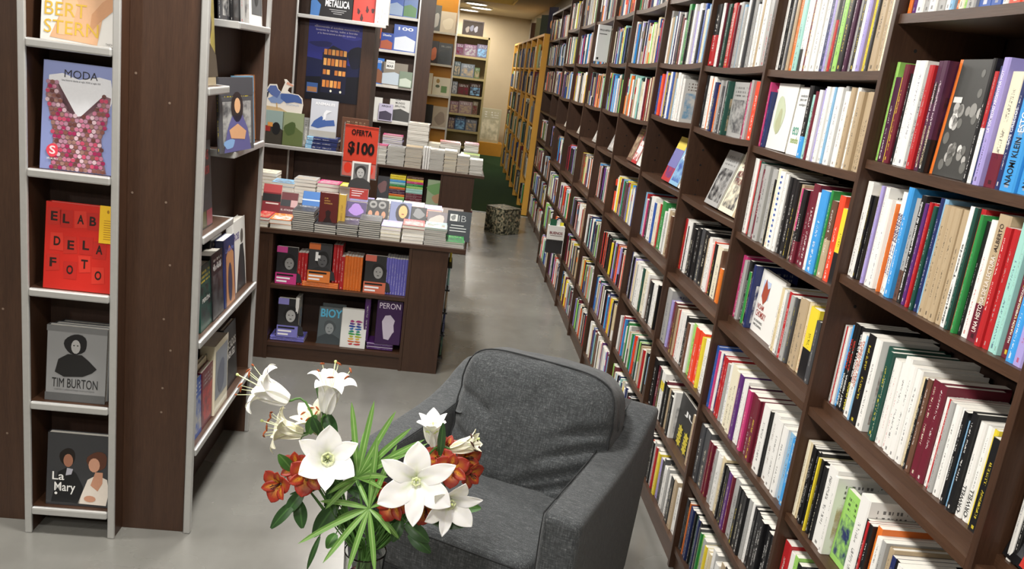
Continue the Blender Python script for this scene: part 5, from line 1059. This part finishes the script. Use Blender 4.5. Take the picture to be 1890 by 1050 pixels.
for a, c, n, th, k1, tp, lb, Y in ((705, 742, 14, .017, 'V', 'P', 'lavender paperback in the back pile below the architecture rack', 8.3), (750, 789, 24, .016, 'W', 'W', 'white paperback in the tallest back pile on the farther table', 8.25), (785, 812, 14, .015, 'C', 'C', 'cream paperback in a back pile on the farther table', 8.3), (812, 850, 16, .015, 'W', 'R', 'white paperback in the red-topped back pile', 8.3), (852, 888, 9, .016, 'L', 'L', 'light green paperback in the back pile near the carpet', 8.3), (858, 884, 14, .016, 'W', 'P', 'pink-topped box in the rear corner pile', 8.62)):
    xa, xc = at(a, 270, Y).x, at(c, 270, Y).x; pile(xa, min(xc, .365), Y, .2, T2, n, th, k1, tp, lb, 'pile of '+lb, far=FAR)
for si, (a, c, cols, lb) in enumerate(((719, 749, 'ELOZZOEASYY', 'first'), (750, 782, 'MMMMAALEPYQ', 'second'))):
    xa, xc = at(a, 340, YB).x, at(c, 340, YB).x; z = .441
    for k, kk in enumerate(cols):
        b = MB(); book_geo(b, .022, .14, (xc-xa)*.97, attrs(kk, None, 'W' if kk not in 'YO' else 'K'), False, Matrix.Rotation(math.radians(90), 4, 'Y')); o = b.obj('book', ['book_print', 'paper_pages']); o.location = (xa, YB+.01, z+.012+.0225*k); tag(o, f'{CN[kk]} book, {ORD[k+1]} from the bottom of the {lb} colour stack in the farther cubby', 'book', 'colour stacks in the farther cubby')
o = face_book(at(785, 380, YB).x, .2, .24, .441, YB+.01, .02, '9fb092', 'L', 'plastic-wrapped picture book with a sunlit garden in the farther cubby', True, 4, True, True, 'face-out books in the farther cubby'); put_poly('cover_picture', o, cover_map(o), ell(.1, .16, .09, .06, 16, wob=.2), '6f9a60'); put_poly('cover_figure', o, cover_map(o, EPS*2), ell(.11, .07, .05, .05, 14, wob=.2), 'b08a6a')
o = face_book(at(692, 370, YB).x, .12, .22, .441, YB+.01, .02, '55565a', 'D', 'dark grey picture book at the shaded end of the farther cubby', True, 4, True, True, 'face-out books in the farther cubby'); put_poly('cover_figure', o, cover_map(o), ell(.06, .12, .04, .06, 14, wob=.2), '8a6a6c')
o = make_book(.02, .14, .27, 'P', 'U', None, loc=(.318, 8.9, .0005)); tag(o, 'magenta board standing on the floor at the farther table end', 'board')
bm = bmesh.new()
for me, M_ in FAR:
    n0 = len(bm.verts); bm.from_mesh(me); bm.verts.ensure_lookup_table(); bmesh.ops.transform(bm, matrix=M_, verts=bm.verts[n0:])
me = bpy.data.meshes.new('piled_books'); bm.to_mesh(me); bm.free()
for k in ('book_print', 'paper_grey'): me.materials.append(MATS[k])
o = link('piled_books', me); o['kind'] = 'stuff'; tag(o, 'close-packed piles of pale paperbacks on the farther display table', 'books')
# stool covered with clippings
st = MB(); st.box(-.14, .14, -.14, .14, .0, .28); o = st.obj('cube_stool', 'clipping_mosaic'); bevel(o, .006); o.location = (.695, 9.32, .0005); o.rotation_euler = (0, 0, math.radians(43)); tag(o, 'cube stool covered in a mosaic of printed clippings', 'stool')
tp = box_part('padded_top', o, 'clipping_mosaic', -.142, .142, -.142, .142, .281, .292, .005)
# card box hung on the wall bookcase far down the aisle
cbx = thing('card_box', 'white and black card box hanging on the wall bookcase far down the aisle', 'box', (.897, 6.345, .44))
b = MB(); b.box(-.062, .062, 0, .055, 0, .105); b.obj('box_body', ink('2b2b2d'), cbx); b = MB(); b.box(-.063, .063, -.003, .056, .105, .215); b.obj('box_panel', ink('e4e4e0'), cbx)
put_text('box_print', 'BUENOS', cbx, lambda u, v: (u, -.0042, v), -.05, .05, .15, .172, '7a2a34', .03); put_poly('box_print', cbx, lambda u, v: (u, -.0042, v), rect(-.045, .05, .138, .142), '6a4a4c')
b = MB()
for k in range(9): b.box(-.06+k*.0135, -.05+k*.0135, -.0045, -.003, .085+(k*7 % 5)*.005, .108)
b.obj('box_skyline', ink('2b2b2d'), cbx)
for k, (c, x, h) in enumerate((('1f5a40', -.03, .265), ('e8e8e4', .0, .255), ('e4d83a', .03, .24))): box_part('card', cbx, ink(c), x-.025, x+.025, .01+.014*k, .012+.014*k, .02, h)
o = face_book(.905, .085, .235, 1.896, 5.76, .04, 'e6e8ea', 'W', 'white boxed book with black title pulled out of the seventh wall bay', True, 0, False, True, 'books on the long wall bookcase'); o.location.x += .0; put_text('cover_title', 'PEQUEÑO', o, cover_map(o), .01, .078, .195, .21, '222222', .02); put_poly('cover_text', o, cover_map(o), rect(.01, .06, .175, .18), '555555'); put_poly('cover_logo', o, cover_map(o), rect(.01, .024, .012, .026), '222222')
# ------------------------------------------------------------------ armchair
CA = math.radians(-28)            # chair faces the camera, turned to the left
rv = Vector((math.cos(CA), math.sin(CA), 0)); fv = Vector((math.sin(CA), -math.cos(CA), 0))
CW, CD = .745, .78
corner = Vector((.822, 2.655, 0))              # rear outer corner on the bookcase side
org = corner - rv*CW/2 + fv*CD/2
ch = thing('armchair', 'dark grey fabric armchair with a loose back cushion, beside the bookcase', 'armchair', org, CA)
# local: x to the bookcase side, -y to the front, z up
from mathutils import noise as mnoise
def wrinkle(o, amp, sc, seed=0):
    for v in o.data.vertices:
        p = v.co; n = mnoise.noise(Vector((p.x*sc+seed, p.y*sc, p.z*sc*1.0)))+.5*mnoise.noise(Vector((p.x*sc*2.3, p.y*sc*2.3+seed, p.z*sc*2.3)))
        v.co = p + v.normal*n*amp
def soft(o, bev, seg=4, sub=0):
    m = o.modifiers.new('bevel', 'BEVEL'); m.width = bev; m.segments = seg; m.limit_method = 'ANGLE'; m.angle_limit = math.radians(40)
    o.data.polygons.foreach_set('use_smooth', [True]*len(o.data.polygons))
    if sub: s = o.modifiers.new('sub', 'SUBSURF'); s.levels = sub; s.render_levels = sub
    return o
HB, HF = CD/2, -CD/2
# side profile of an arm: (y, z), from the rear top forwards; the top sweeps down in a hollow curve
top = [(HB-.005, .712), (HB-.06, .706), (HB-.12, .689), (HB-.17, .669), (HB-.23, .651), (HB-.30, .638), (HB-.40, .630), (HB-.52, .626), (HB-.66, .624), (HF+.004, .620)]
bot = [(HF+.0, .46), (HF+.004, .3), (HF+.012, .11), (HF+.05, .085), (HB-.10, .085), (HB-.055, .10), (HB-.03, .3), (HB-.012, .55)]
prof = top+bot
def arm(s):
    AWT = .115
    x0, x1 = (CW/2-AWT, CW/2) if s > 0 else (-CW/2, -CW/2+AWT)
    bm = bmesh.new(); n = len(prof)
    def xx(x, y, z):   # outer side leans out towards the top
        outer = (x == x1) if s > 0 else (x == x0)
        k = (z-.1)/.6
        return x + (s*(.012*k-.012) if outer else 0)
    A = [bm.verts.new((xx(x0, y, z), y, z)) for y, z in prof]; B = [bm.verts.new((xx(x1, y, z), y, z)) for y, z in prof]
    bm.faces.new(A[::-1]); bm.faces.new(B)
    for i in range(n): bm.faces.new((A[i], A[(i+1) % n], B[(i+1) % n], B[i]))
    bmesh.ops.recalc_face_normals(bm, faces=bm.faces)
    edges = [e for e in bm.edges if len(e.link_faces) == 2 and e.calc_face_angle(0) > math.radians(42)]
    bmesh.ops.bevel(bm, geom=edges, offset=.024, segments=4, profile=.6, affect='EDGES', clamp_overlap=True)
    me = bpy.data.meshes.new('arm'); bm.to_mesh(me); bm.free(); me.materials.append(MATS['grey_fabric'])
    me.polygons.foreach_set('use_smooth', [True]*len(me.polygons))
    o = link('arm', me, ch)
    # piping along the inner front edge
    return o
arm(1); arm(-1)
def seam(name, pts, r=.0022):
    b = MB(); b.tube(pts, r, 6); return b.obj(name, ink('242628', .9), ch, True)
for s in (1, -1):
    x = s*(CW/2-.115+.004)
    seam('arm_seam', [(x, y, z+.001) for y, z in top[1:]]+[(x, HF-.001, .57), (x, HF-.0015, .4), (x, HF+.006, .14)])
# back frame between the arms
b = MB(); n = 16
def backf(u, v):
    return (0, 0, 0)
bm = bmesh.new(); pr = [(HB-.005, .712), (HB-.14, .702), (HB-.20, .45), (HB-.22, .10), (HB-.06, .085), (HB-.03, .3), (HB-.012, .55)]
xa, xb = -CW/2+.1, CW/2-.1
A = [bm.verts.new((xa, y, z)) for y, z in pr]; B = [bm.verts.new((xb, y, z)) for y, z in pr]
bm.faces.new(A[::-1]); bm.faces.new(B)
for i in range(len(pr)): bm.faces.new((A[i], A[(i+1) % len(pr)], B[(i+1) % len(pr)], B[i]))
bmesh.ops.recalc_face_normals(bm, faces=bm.faces)
ed = [e for e in bm.edges if abs(e.verts[0].co.x-e.verts[1].co.x) > .1 and e.calc_face_angle(0) > math.radians(40)]
bmesh.ops.bevel(bm, geom=ed, offset=.02, segments=4, profile=.6, affect='EDGES')
me = bpy.data.meshes.new('back_frame'); bm.to_mesh(me); bm.free(); me.materials.append(MATS['grey_fabric']); me.polygons.foreach_set('use_smooth', [True]*len(me.polygons)); link('back_frame', me, ch)
soft(box_part('seat_base', ch, 'grey_fabric', -CW/2+.1, CW/2-.1, HF+.03, HB-.15, .10, .29), .015)
def pillow(name, sx, sy, sz, ex, n=(28, 14, 24), amp=.006, sc=7, seed=1, shape=None, cuts=22):
    """rounded box: sx, sy, sz half sizes, ex exponent of roundness"""
    bm = bmesh.new(); bmesh.ops.create_cube(bm, size=2)
    bmesh.ops.subdivide_edges(bm, edges=bm.edges, cuts=cuts, use_grid_fill=True)
    for v in bm.verts:
        p = v.co; L_ = (abs(p.x)**ex+abs(p.y)**ex+abs(p.z)**ex)**(1/ex); q = p/L_
        v.co = Vector((q.x*sx, q.y*sy, q.z*sz))
        if shape: v.co = shape(v.co, q)
    bm.normal_update(); me = bpy.data.meshes.new(name); bm.to_mesh(me); bm.free()
    me.materials.append(MATS['grey_fabric']); me.polygons.foreach_set('use_smooth', [True]*len(me.polygons))
    o = link(name, me, ch)
    if amp: wrinkle(o, amp, sc, seed)
    return o
def seat_shape(c, q):
    c.z += .012*(1-q.x*q.x)*(1-q.y*q.y); return c
so = pillow('seat_cushion', CW/2-.119, .285, .09, 9, amp=.0025, sc=5, shape=seat_shape); so.location = (0, HF+.285-.012, .372)
hw = CW/2-.125
for zz in (.437, .30): seam('seat_piping', [(-hw+.01, HF-.005, zz-.004), (-hw*.5, HF-.0105, zz), (0, HF-.0115, zz+.001), (hw*.5, HF-.0105, zz), (hw-.01, HF-.005, zz-.004)], .0025)
def back_shape(c, q):
    # fuller middle, thin boxed edges, sagging creases near the lower corners
    bul = (1-min(1, abs(q.x))**3)*(1-min(1, abs(q.z))**3)
    c.y += (-1 if q.y < 0 else .3)*.03*bul
    for (a0, a1, k) in ((.3, -.55, 1), (.5, -.15, 1), (.15, -.8, 1), (.65, .2, 1)):
        d = (q.z-a1)-(q.x-a0)*.55
        if q.x > a0-.35 and q.y < 0: c.y += .02*math.exp(-(d/.07)**2)*min(1, (q.x-a0+.35)/.3)
    for (a0, a1) in ((-.75, .25), (-.9, -.25)):
        d = (q.z-a1)+(q.x-a0)*.5
        if q.x < a0+.3 and q.y < 0: c.y += .014*math.exp(-(d/.08)**2)
    c.x *= 1-.05*max(0, -q.z); c.z += -.018*(abs(q.x)**4 if q.z > 0 else 0)
    return c
bo = pillow('back_cushion', CW/2-.098, .1, .24, 5.5, amp=.009, sc=7, seed=3, shape=back_shape, cuts=46)
bo.location = (.022, HB-.262, .616); bo.rotation_euler = (math.radians(-13), 0, math.radians(0))
b = MB(); pts = []
for k in range(41):
    a = k/40; x = -1 if a < .25 else 1 if a > .75 else (a-.25)*4-1; z = a*4*1.5-.5 if a < .25 else (1-a)*4*1.5-.5 if a > .75 else 1
    p = Vector((x, -.72, z)); ex = 5.5; q = p/((abs(p.x)**ex+abs(p.y)**ex+abs(p.z)**ex)**(1/ex)); c = back_shape(Vector((q.x*(CW/2-.098), q.y*.1, q.z*.24)), q)
    pts.append(c+Vector((q.x*.002, -.003, q.z*.002)))
b.tube(pts, .0028, 6); b.obj('cushion_piping', ink('242628', .9), bo, True)
for sx in (-1, 1):
    for sy in (-1, 1):
        b = MB(); b.tube([(sx*(CW/2-.07), sy*(CD/2-.09), .0), (sx*(CW/2-.08), sy*(CD/2-.10), .09)], [.014, .02], 12); b.obj('leg', ink('2a1c14'), ch, True)
# ------------------------------------------------------------------ flowers
VP = Vector((-.098, 1.90, 0)); VB = .345
tb = thing('side_table', 'small round dark side table under the flower vase', 'table', (VP.x, VP.y-.03, 0))
b = MB(); b.lathe([(.0001, 0), (.2, 0), (.205, .008), (.205, .018), (.2, .025), (.0001, .025)], 40, (0, 0, VB-.026)); b.obj('table_top', 'laminate_across', tb, True)
b = MB(); b.lathe([(.14, 0), (.14, .012), (.03, .02), (.022, .04), (.022, VB-.027)], 28); b.obj('pedestal', 'black_metal', tb, True)
va = thing('glass_vase', 'clear tapered glass vase holding the flowers', 'vase', (VP.x, VP.y, VB))
VH = .2
b = MB(); b.lathe([(.0001, .0), (.034, .0), (.037, .004), (.044, .08), (.053, VH-.004), (.0535, VH), (.0515, VH+.001), (.0505, VH-.004), (.0415, .08), (.034, .014), (.0001, .012)], 48); b.obj('glass', 'clear_glass', va, True)
b = MB(); b.lathe([(.0001, .013), (.0335, .0145), (.0405, .08), (.0445, .125), (.0001, .125)], 40); b.obj('water', 'water', va, True)
MOUTH = Vector((VP.x, VP.y, VB+VH))
def frame(d, roll=0):
    d = d.normalized(); a = Vector((0, 0, 1)).cross(d)
    if a.length < .05: a = Vector((1, 0, 0))
    a.normalize(); c = d.cross(a); M_ = Matrix((a, c, d)).transposed().to_4x4()
    return M_ @ Matrix.Rotation(roll, 4, 'Z')
def petal(b, length, width, curl, cup=.25, base=.12, n=(6, 12), az=0, off=.004, wav=0, tipw=.0, twist=0):
    """petal in flower space: axis z, spreads outwards at azimuth az; curl = list of opening angles along its length"""
    nu, nv = n; ca, sa = math.cos(az), math.sin(az)
    pts = []; r, z = off, 0.0
    for j in range(nv+1):
        t = j/nv
        k = t*(len(curl)-1); i = min(int(k), len(curl)-2); ang = math.radians(curl[i]+(curl[i+1]-curl[i])*(k-i))
        pts.append((r, z, ang)); r += math.sin(ang)*length/nv; z += math.cos(ang)*length/nv
    def fn(u, v):
        j = int(round(v*nv)); r, z, ang = pts[j]; t = v
        w_ = width*(base+(1-base)*math.sin(math.pi*min(1, t*.9+.06))**.62)*(1-t**9) if t < 1 else width*.02
        x = (u-.5)*w_; lift = cup*abs(u-.5)*2*w_*.5*(1-.4*t)
        rr = r-math.cos(ang)*lift; zz = z+math.sin(ang)*lift + wav*math.sin(t*14+u*9)*width*.05
        x += twist*t*t*length*.2
        return (ca*rr-sa*x, sa*rr+ca*x, zz)
    b.grid(fn, nu, nv)
def stem_path(end, d, start=None, sag=.0):
    s = start or (MOUTH + Vector((rnd.uniform(-.025, .025), rnd.uniform(-.025, .025), -.12)))
    m = MOUTH + Vector(((end.x-MOUTH.x)*.25, (end.y-MOUTH.y)*.25, .03)); e = end
    P = [s, MOUTH.lerp(m, .3)+Vector((0, 0, -.01)), m, e-d*.06, e]
    out = []
    for i in range(len(P)-1):
        p0, p1, p2, p3 = P[max(i-1, 0)], P[i], P[i+1], P[min(i+2, len(P)-1)]
        for k in range(5):
            t = k/5; out.append(.5*((2*p1)+(p2-p0)*t+(2*p0-5*p1+4*p2-p3)*t*t+(3*p1-p0-3*p2+p3)*t**3))
    return out+[P[-1]]
def lily(px, py, Y, d, label, L_=.085, W_=.034, curl=(12, 30, 60, 80), mat='lily_petal', anth='anther_rust', cup=.3, roll=0, st=.062, inner=None, petals=6, skip=()):
    p = at(px, py, Y); d = Vector(d).normalized(); L_ *= 1.28; W_ *= 1.55; st *= 1.1
    root = thing('white_lily', label, 'flower', p, 0, 'white lilies in the vase'); root.matrix_world = Matrix.Translation(p) @ frame(d, roll)
    inv = root.matrix_world.inverted()
    for k in range(petals):
        if k in skip: continue
        b = MB(); wide = W_*(1.0 if k % 2 else .72)
        cc = [c*(1+rnd.uniform(-.06, .06)) for c in curl]
        petal(b, L_*rnd.uniform(.95, 1.04), wide, cc, cup, .22, (8, 14), k*math.pi*2/petals+rnd.uniform(-.06, .06), .005+.0012*(k % 2), wav=.35)
        o = b.obj('petal', mat, root, True); m = o.modifiers.new('thick', 'SOLIDIFY'); m.thickness = .0009
        s = o.modifiers.new('sub', 'SUBSURF'); s.levels = 1; s.render_levels = 1
    for k in range(6):
        a = k*math.pi/3+.5; b = MB(); e = Vector((math.cos(a)*st*.34, math.sin(a)*st*.34, st))
        b.tube([(0, 0, .004), (e.x*.35, e.y*.35, st*.55), tuple(e)], [.0011, .0009, .0007], 6); f_ = b.obj('stamen', 'filament', root, True)
        b = MB(); t_ = Vector((-math.sin(a), math.cos(a), .3)).normalized()*.009; b.tube([tuple(e-t_), tuple(e-t_*.4+Vector((0, 0, .001))), tuple(e+t_*.4+Vector((0, 0, .001))), tuple(e+t_)], [.0008, .0024, .0024, .0008], 7); b.obj('anther', anth, f_, True)
    b = MB(); b.tube([(0, 0, 0), (.001, .002, st*.7), (.003, .004, st*1.18)], [.0018, .0014, .0014], 7); pi = b.obj('pistil', 'filament', root, True)
    b = MB(); b.lathe([(.0001, .004), (.003, .003), (.0035, 0), (.0015, -.004)], 10, (.003, .004, st*1.18)); b.obj('stigma', 'stigma_green', pi, True)
    b = MB(); b.tube([inv @ q for q in stem_path(p, d)], .0028, 8); b.obj('stem', 'stem_green', root, True)
    return root
lily(533, 740, 1.92, (-.88, -.12, .42), 'highest white lily, turned away to the side with rust anthers', .1, .038, (6, 14, 32, 85, 175), st=.105, roll=.3)
lily(603, 762, 1.90, (.10, -.10, .98), 'upright white lily with curled-back petals and rust anthers', .098, .036, (6, 10, 18, 55, 165), st=.105, roll=.2)
lily(560, 800, 1.93, (-.92, -.1, .22), 'white lily below the highest one, stamens pointing sideways', .085, .032, (8, 16, 40, 90, 150), 'lily_petal_cream', st=.08, roll=.7)
lily(594, 800, 1.95, (-.45, -.2, .8), 'half-hidden white lily behind the cup-shaped one', .075, .03, (10, 20, 40, 70), 'lily_petal_cream', st=.06, roll=.1)
lily(604, 848, 1.86, (.12, -.86, .48), 'cup-shaped white lily right above the red blooms', .082, .042, (14, 40, 62, 50), st=.035, roll=.55, anth='filament', petals=6)
lily(768, 884, 1.82, (.02, -.93, .22), 'largest wide-open star-shaped white lily facing forward', .084, .042, (30, 66, 84, 88), cup=.18, st=.022, roll=.52, anth='filament')
lily(822, 916, 1.84, (.35, -.86, -.12), 'smaller white lily below the star, facing down to the chair', .072, .034, (20, 48, 66, 64), st=.03, roll=.25, anth='filament')
lily(800, 822, 1.92, (-.12, -.25, .95), 'upright white lily at the back beside the chair arm', .078, .032, (6, 12, 26, 62), 'lily_petal', st=.05, roll=.9, anth='stigma_green')
lily(832, 828, 1.88, (.78, -.2, .42), 'cream half-open lily with dark anthers by the chair cushion', .062, .026, (6, 10, 18, 55), 'lily_petal_cream', 'anther_dark', st=.058, roll=.4)
def alstro(px, py, Y, d, label, s=1.0, roll=0):
    p = at(px, py, Y); d = Vector(d).normalized(); s *= 1.35
    root = thing('red_alstroemeria', label, 'flower', p, 0, 'red alstroemeria blooms in the vase'); root.matrix_world = Matrix.Translation(p) @ frame(d, roll); inv = root.matrix_world.inverted()
    for k in range(6):
        b = MB(); out = k % 2 == 0
        petal(b, (.036 if out else .034)*s, (.031 if out else .02)*s, (34, 60, 80, 94) if out else (30, 52, 66, 74), .2, .3, (6, 8), k*math.pi/3, .003, wav=.5)
        o = b.obj('petal', 'alstroemeria_petal' if out else 'alstroemeria_inner', root, True); m = o.modifiers.new('thick', 'SOLIDIFY'); m.thickness = .0008
    b = MB()
    for k in range(5): a = k*1.256; b.tube([(0, 0, 0), (math.cos(a)*.004, math.sin(a)*.004, .024*s)], [.0008, .0008], 5); b.tube([(math.cos(a)*.004, math.sin(a)*.004, .023*s), (math.cos(a)*.0045, math.sin(a)*.0045, .027*s)], [.0014, .001], 5)
    b.obj('stamens', 'anther_dark', root, True)
    b = MB(); b.tube([inv @ q for q in stem_path(p, d)], .0017, 6); b.obj('stem', 'stem_green', root, True)
for px, py, Y, d, lb, s in ((519, 892, 1.86, (-.45, -.85, .1), 'outermost red alstroemeria bloom with yellow throat', 1.0), (549, 862, 1.90, (-.2, -.8, .4), 'red alstroemeria bloom partly behind the cup-shaped lily', .95), (567, 876, 1.84, (.1, -.93, .25), 'red alstroemeria bloom with yellow flecks under the cup-shaped lily', 1.1),
    (729, 925, 1.86, (-.25, -.9, .1), 'red alstroemeria bloom below the star-shaped lily', 1.1), (785, 936, 1.87, (.15, -.9, -.2), 'red alstroemeria bloom peeking out beneath the star-shaped lily', .95), (712, 905, 1.90, (-.7, -.6, .2), 'small red alstroemeria bloom at the edge behind the star-shaped lily', .8),
    (833, 862, 1.86, (.05, -.95, .2), 'front red alstroemeria bloom of the cluster by the chair', 1.05), (856, 845, 1.90, (.5, -.7, .35), 'topmost red alstroemeria bloom of the cluster by the chair', .95), (860, 870, 1.89, (.65, -.72, -.05), 'outer red alstroemeria bloom of the cluster by the chair', .95), (812, 850, 1.93, (-.25, -.7, .5), 'red alstroemeria bloom behind the star-shaped lily tip', .95), (825, 830, 1.95, (0, -.6, .8), 'red alstroemeria bloom under the cream half-open lily', .8)):
    alstro(px, py, Y, d, lb, s, rnd.uniform(0, 1))
def blade(b, p0, p1, wid, sagv=(0, 0, 0), fold=.25, nrm=Vector((0, -1, .3)), n=12, shape='lance'):
    p0, p1 = Vector(p0), Vector(p1); ax = (p1-p0); side = ax.cross(nrm).normalized(); up = side.cross(ax).normalized(); sg = Vector(sagv)
    def fn(u, v):
        w_ = wid*(math.sin(math.pi*min(1, v*.86+.1))**.8 if shape == 'lance' else (min(1, .3+v*2.4)*(1-v**7)))
        c = p0+ax*v+sg*math.sin(math.pi*v)
        return c+side*(u-.5)*w_+up*abs(u-.5)*2*fold*w_*.5
    b.grid(fn, 4, n)
# two fan palm leaves
def fan(basepx, Y0, tips, label, wid=.0145):
    p = at(*basepx, Y0); root = thing('palm_leaf', label, 'leaf', p, 0, 'fan palm leaves in the vase')
    for tx, ty, dY in tips:
        q = at(tx, ty, Y0+dY); b = MB(); blade(b, (0, 0, 0), q-p, wid*(1 if (q-p).length > .1 else .8), Vector((0, 0, .006)), .4, shape='palm'); o = b.obj('leaflet', 'palm_leaf', root, True)
    b = MB(); b.tube([MOUTH+Vector((.01, .0, -.12))-p, MOUTH+Vector((.008, 0, .0))-p, (0, 0, 0)], .0026, 8); b.obj('stem', 'stem_green', root, True)
fan((660, 882), 1.86, ((649, 741, .02), (691, 739, .02), (731, 758, 0), (760, 789, -.01), (784, 811, -.02), (748, 838, -.05), (790, 818, .04), (716, 880, -.07), (706, 902, -.06), (606, 876, -.04), (604, 912, -.05), (600, 940, -.02), (676, 790, .09), (740, 805, .06)), 'upright fan palm leaf behind the star-shaped lily')
fan((681, 938), 1.83, ((549, 1004, -.04), (595, 1040, -.06), (641, 1056, -.06), (692, 1060, -.05), (722, 986, -.03), (738, 996, .03), (697, 806, .0), (733, 820, .05), (590, 925, .04), (612, 965, .07), (655, 880, .05), (740, 920, .05)), 'lower fan palm leaf spreading over the vase rim', .014)
# lanceolate leaves on their own twigs
for k, (bx, by, tx, ty, Y, wid, mt, lb) in enumerate(((560, 905, 527, 950, 1.86, .022, 'leaf_dark', 'dark pointed leaf hanging under the outermost red bloom'), (545, 925, 500, 975, 1.85, .02, 'leaf_dark', 'lowest-hanging dark leaf on the left of the bouquet'), (553, 925, 558, 975, 1.87, .024, 'leaf_dark', 'broad dark leaf hanging below the red blooms'), (622, 928, 578, 990, 1.90, .03, 'leaf_dark', 'wide dark leaf drooping beside the lower palm leaf'),
   (540, 868, 514, 838, 1.88, .02, 'leaf_mid', 'green leaf rising beside the half-hidden lily'), (570, 800, 583, 765, 1.9, .02, 'leaf_mid', 'green leaf between the two upper lilies'), (600, 760, 620, 812, 1.93, .024, 'leaf_dark', 'dark leaf right of the upright lily stem'), (632, 855, 657, 812, 1.92, .034, 'leaf_dark', 'rounded dark leaf beside the cup-shaped lily'), (590, 800, 577, 770, 1.87, .018, 'leaf_dark', 'narrow leaf in front of the half-hidden lily'),
   (812, 840, 818, 780, 1.86, .014, 'leaf_dark', 'narrow leaf standing before the back lily'), (790, 955, 866, 967, 1.88, .03, 'leaf_dark', 'long dark leaf spreading under the smaller lily'), (840, 932, 888, 938, 1.9, .022, 'leaf_mid', 'leaf tip pointing at the chair seat'), (835, 940, 864, 968, 1.87, .024, 'leaf_mid', 'green leaf hanging below the smaller lily'), (740, 960, 725, 1000, 1.88, .022, 'leaf_dark', 'dark leaf over the right side of the vase'),
   (750, 965, 792, 1000, 1.87, .026, 'leaf_dark', 'dark leaf drooping in front of the chair seat'), (755, 985, 795, 1020, 1.9, .024, 'leaf_dark', 'lowest dark leaf in front of the chair seat'), (620, 985, 603, 1012, 1.86, .02, 'leaf_mid', 'small olive leaf above the vase rim'), (590, 990, 567, 1050, 1.88, .010, 'leaf_dark', 'thin leaf curling down past the vase'), (700, 980, 690, 940, 1.93, .03, 'leaf_mid', 'green leaf among the stems above the vase'), (650, 975, 625, 940, 1.93, .028, 'leaf_mid', 'green leaf among the stems over the rim'),
   (640, 900, 700, 925, 1.9, .02, 'leaf_dark', 'dark leaf crossing the stems between the two palm leaves'), (630, 880, 600, 935, 1.92, .022, 'leaf_dark', 'dark leaf behind the upright palm stem'), (700, 960, 760, 945, 1.91, .022, 'leaf_dark', 'dark leaf behind the red bloom under the star'), (665, 1000, 640, 965, 1.92, .024, 'leaf_dark', 'dark leaf rising just inside the vase rim'), (700, 1005, 735, 965, 1.92, .024, 'leaf_dark', 'dark leaf rising at the chair side of the rim'), (580, 905, 535, 912, 1.9, .008, 'leaf_dark', 'thin twig-like leaf sticking out sideways under the red blooms'), (655, 915, 690, 880, 1.9, .022, 'leaf_dark', 'dark shaded leaf in the heart of the bouquet'))):
    p, q = at(bx, by, Y), at(tx, ty, Y-.02); root = thing('lance_leaf', lb, 'leaf', p, 0, 'loose green leaves in the vase')
    b = MB(); blade(b, (0, 0, 0), q-p, wid*1.4, Vector((0, -.004, .004)), .35); b.obj('leaf_blade', mt, root, True)
    b = MB(); b.tube([c-p for c in stem_path(p, (q-p).normalized())], .0014, 6); b.obj('twig', 'stem_green', root, True)
# ------------------------------------------------------------------ tidy
KIND = {'large books on the narrow rack': 'photo_book', 'books on the side rack': 'hardback_book', 'books on the architecture rack': 'architecture_book', 'picture books on the yellow-backed rack': 'picture_book', 'books on top of the yellow bookcases': 'picture_book',
        'magazines leaning in the display row of the wall bookcase': 'magazine', 'books in the cubby of the nearer table': 'paperback', 'colour stacks in the farther cubby': 'paperback', 'books propped up on the nearer table': 'paperback', 'books on the poster rack': 'hardback_book', 'booklets on the table end': 'booklet'}
for o in [q for q in bpy.data.objects if q.name.startswith('book') and q.parent is None and 'group' in q]:
    g = o['group']
    if g in KIND: o.name = KIND[g]
    elif g.endswith(' row'): o.name = 'paperback'
for o in bpy.data.objects:
    for k in ('_t', '_d', '_h', '_s'):
        if k in o: del o[k]
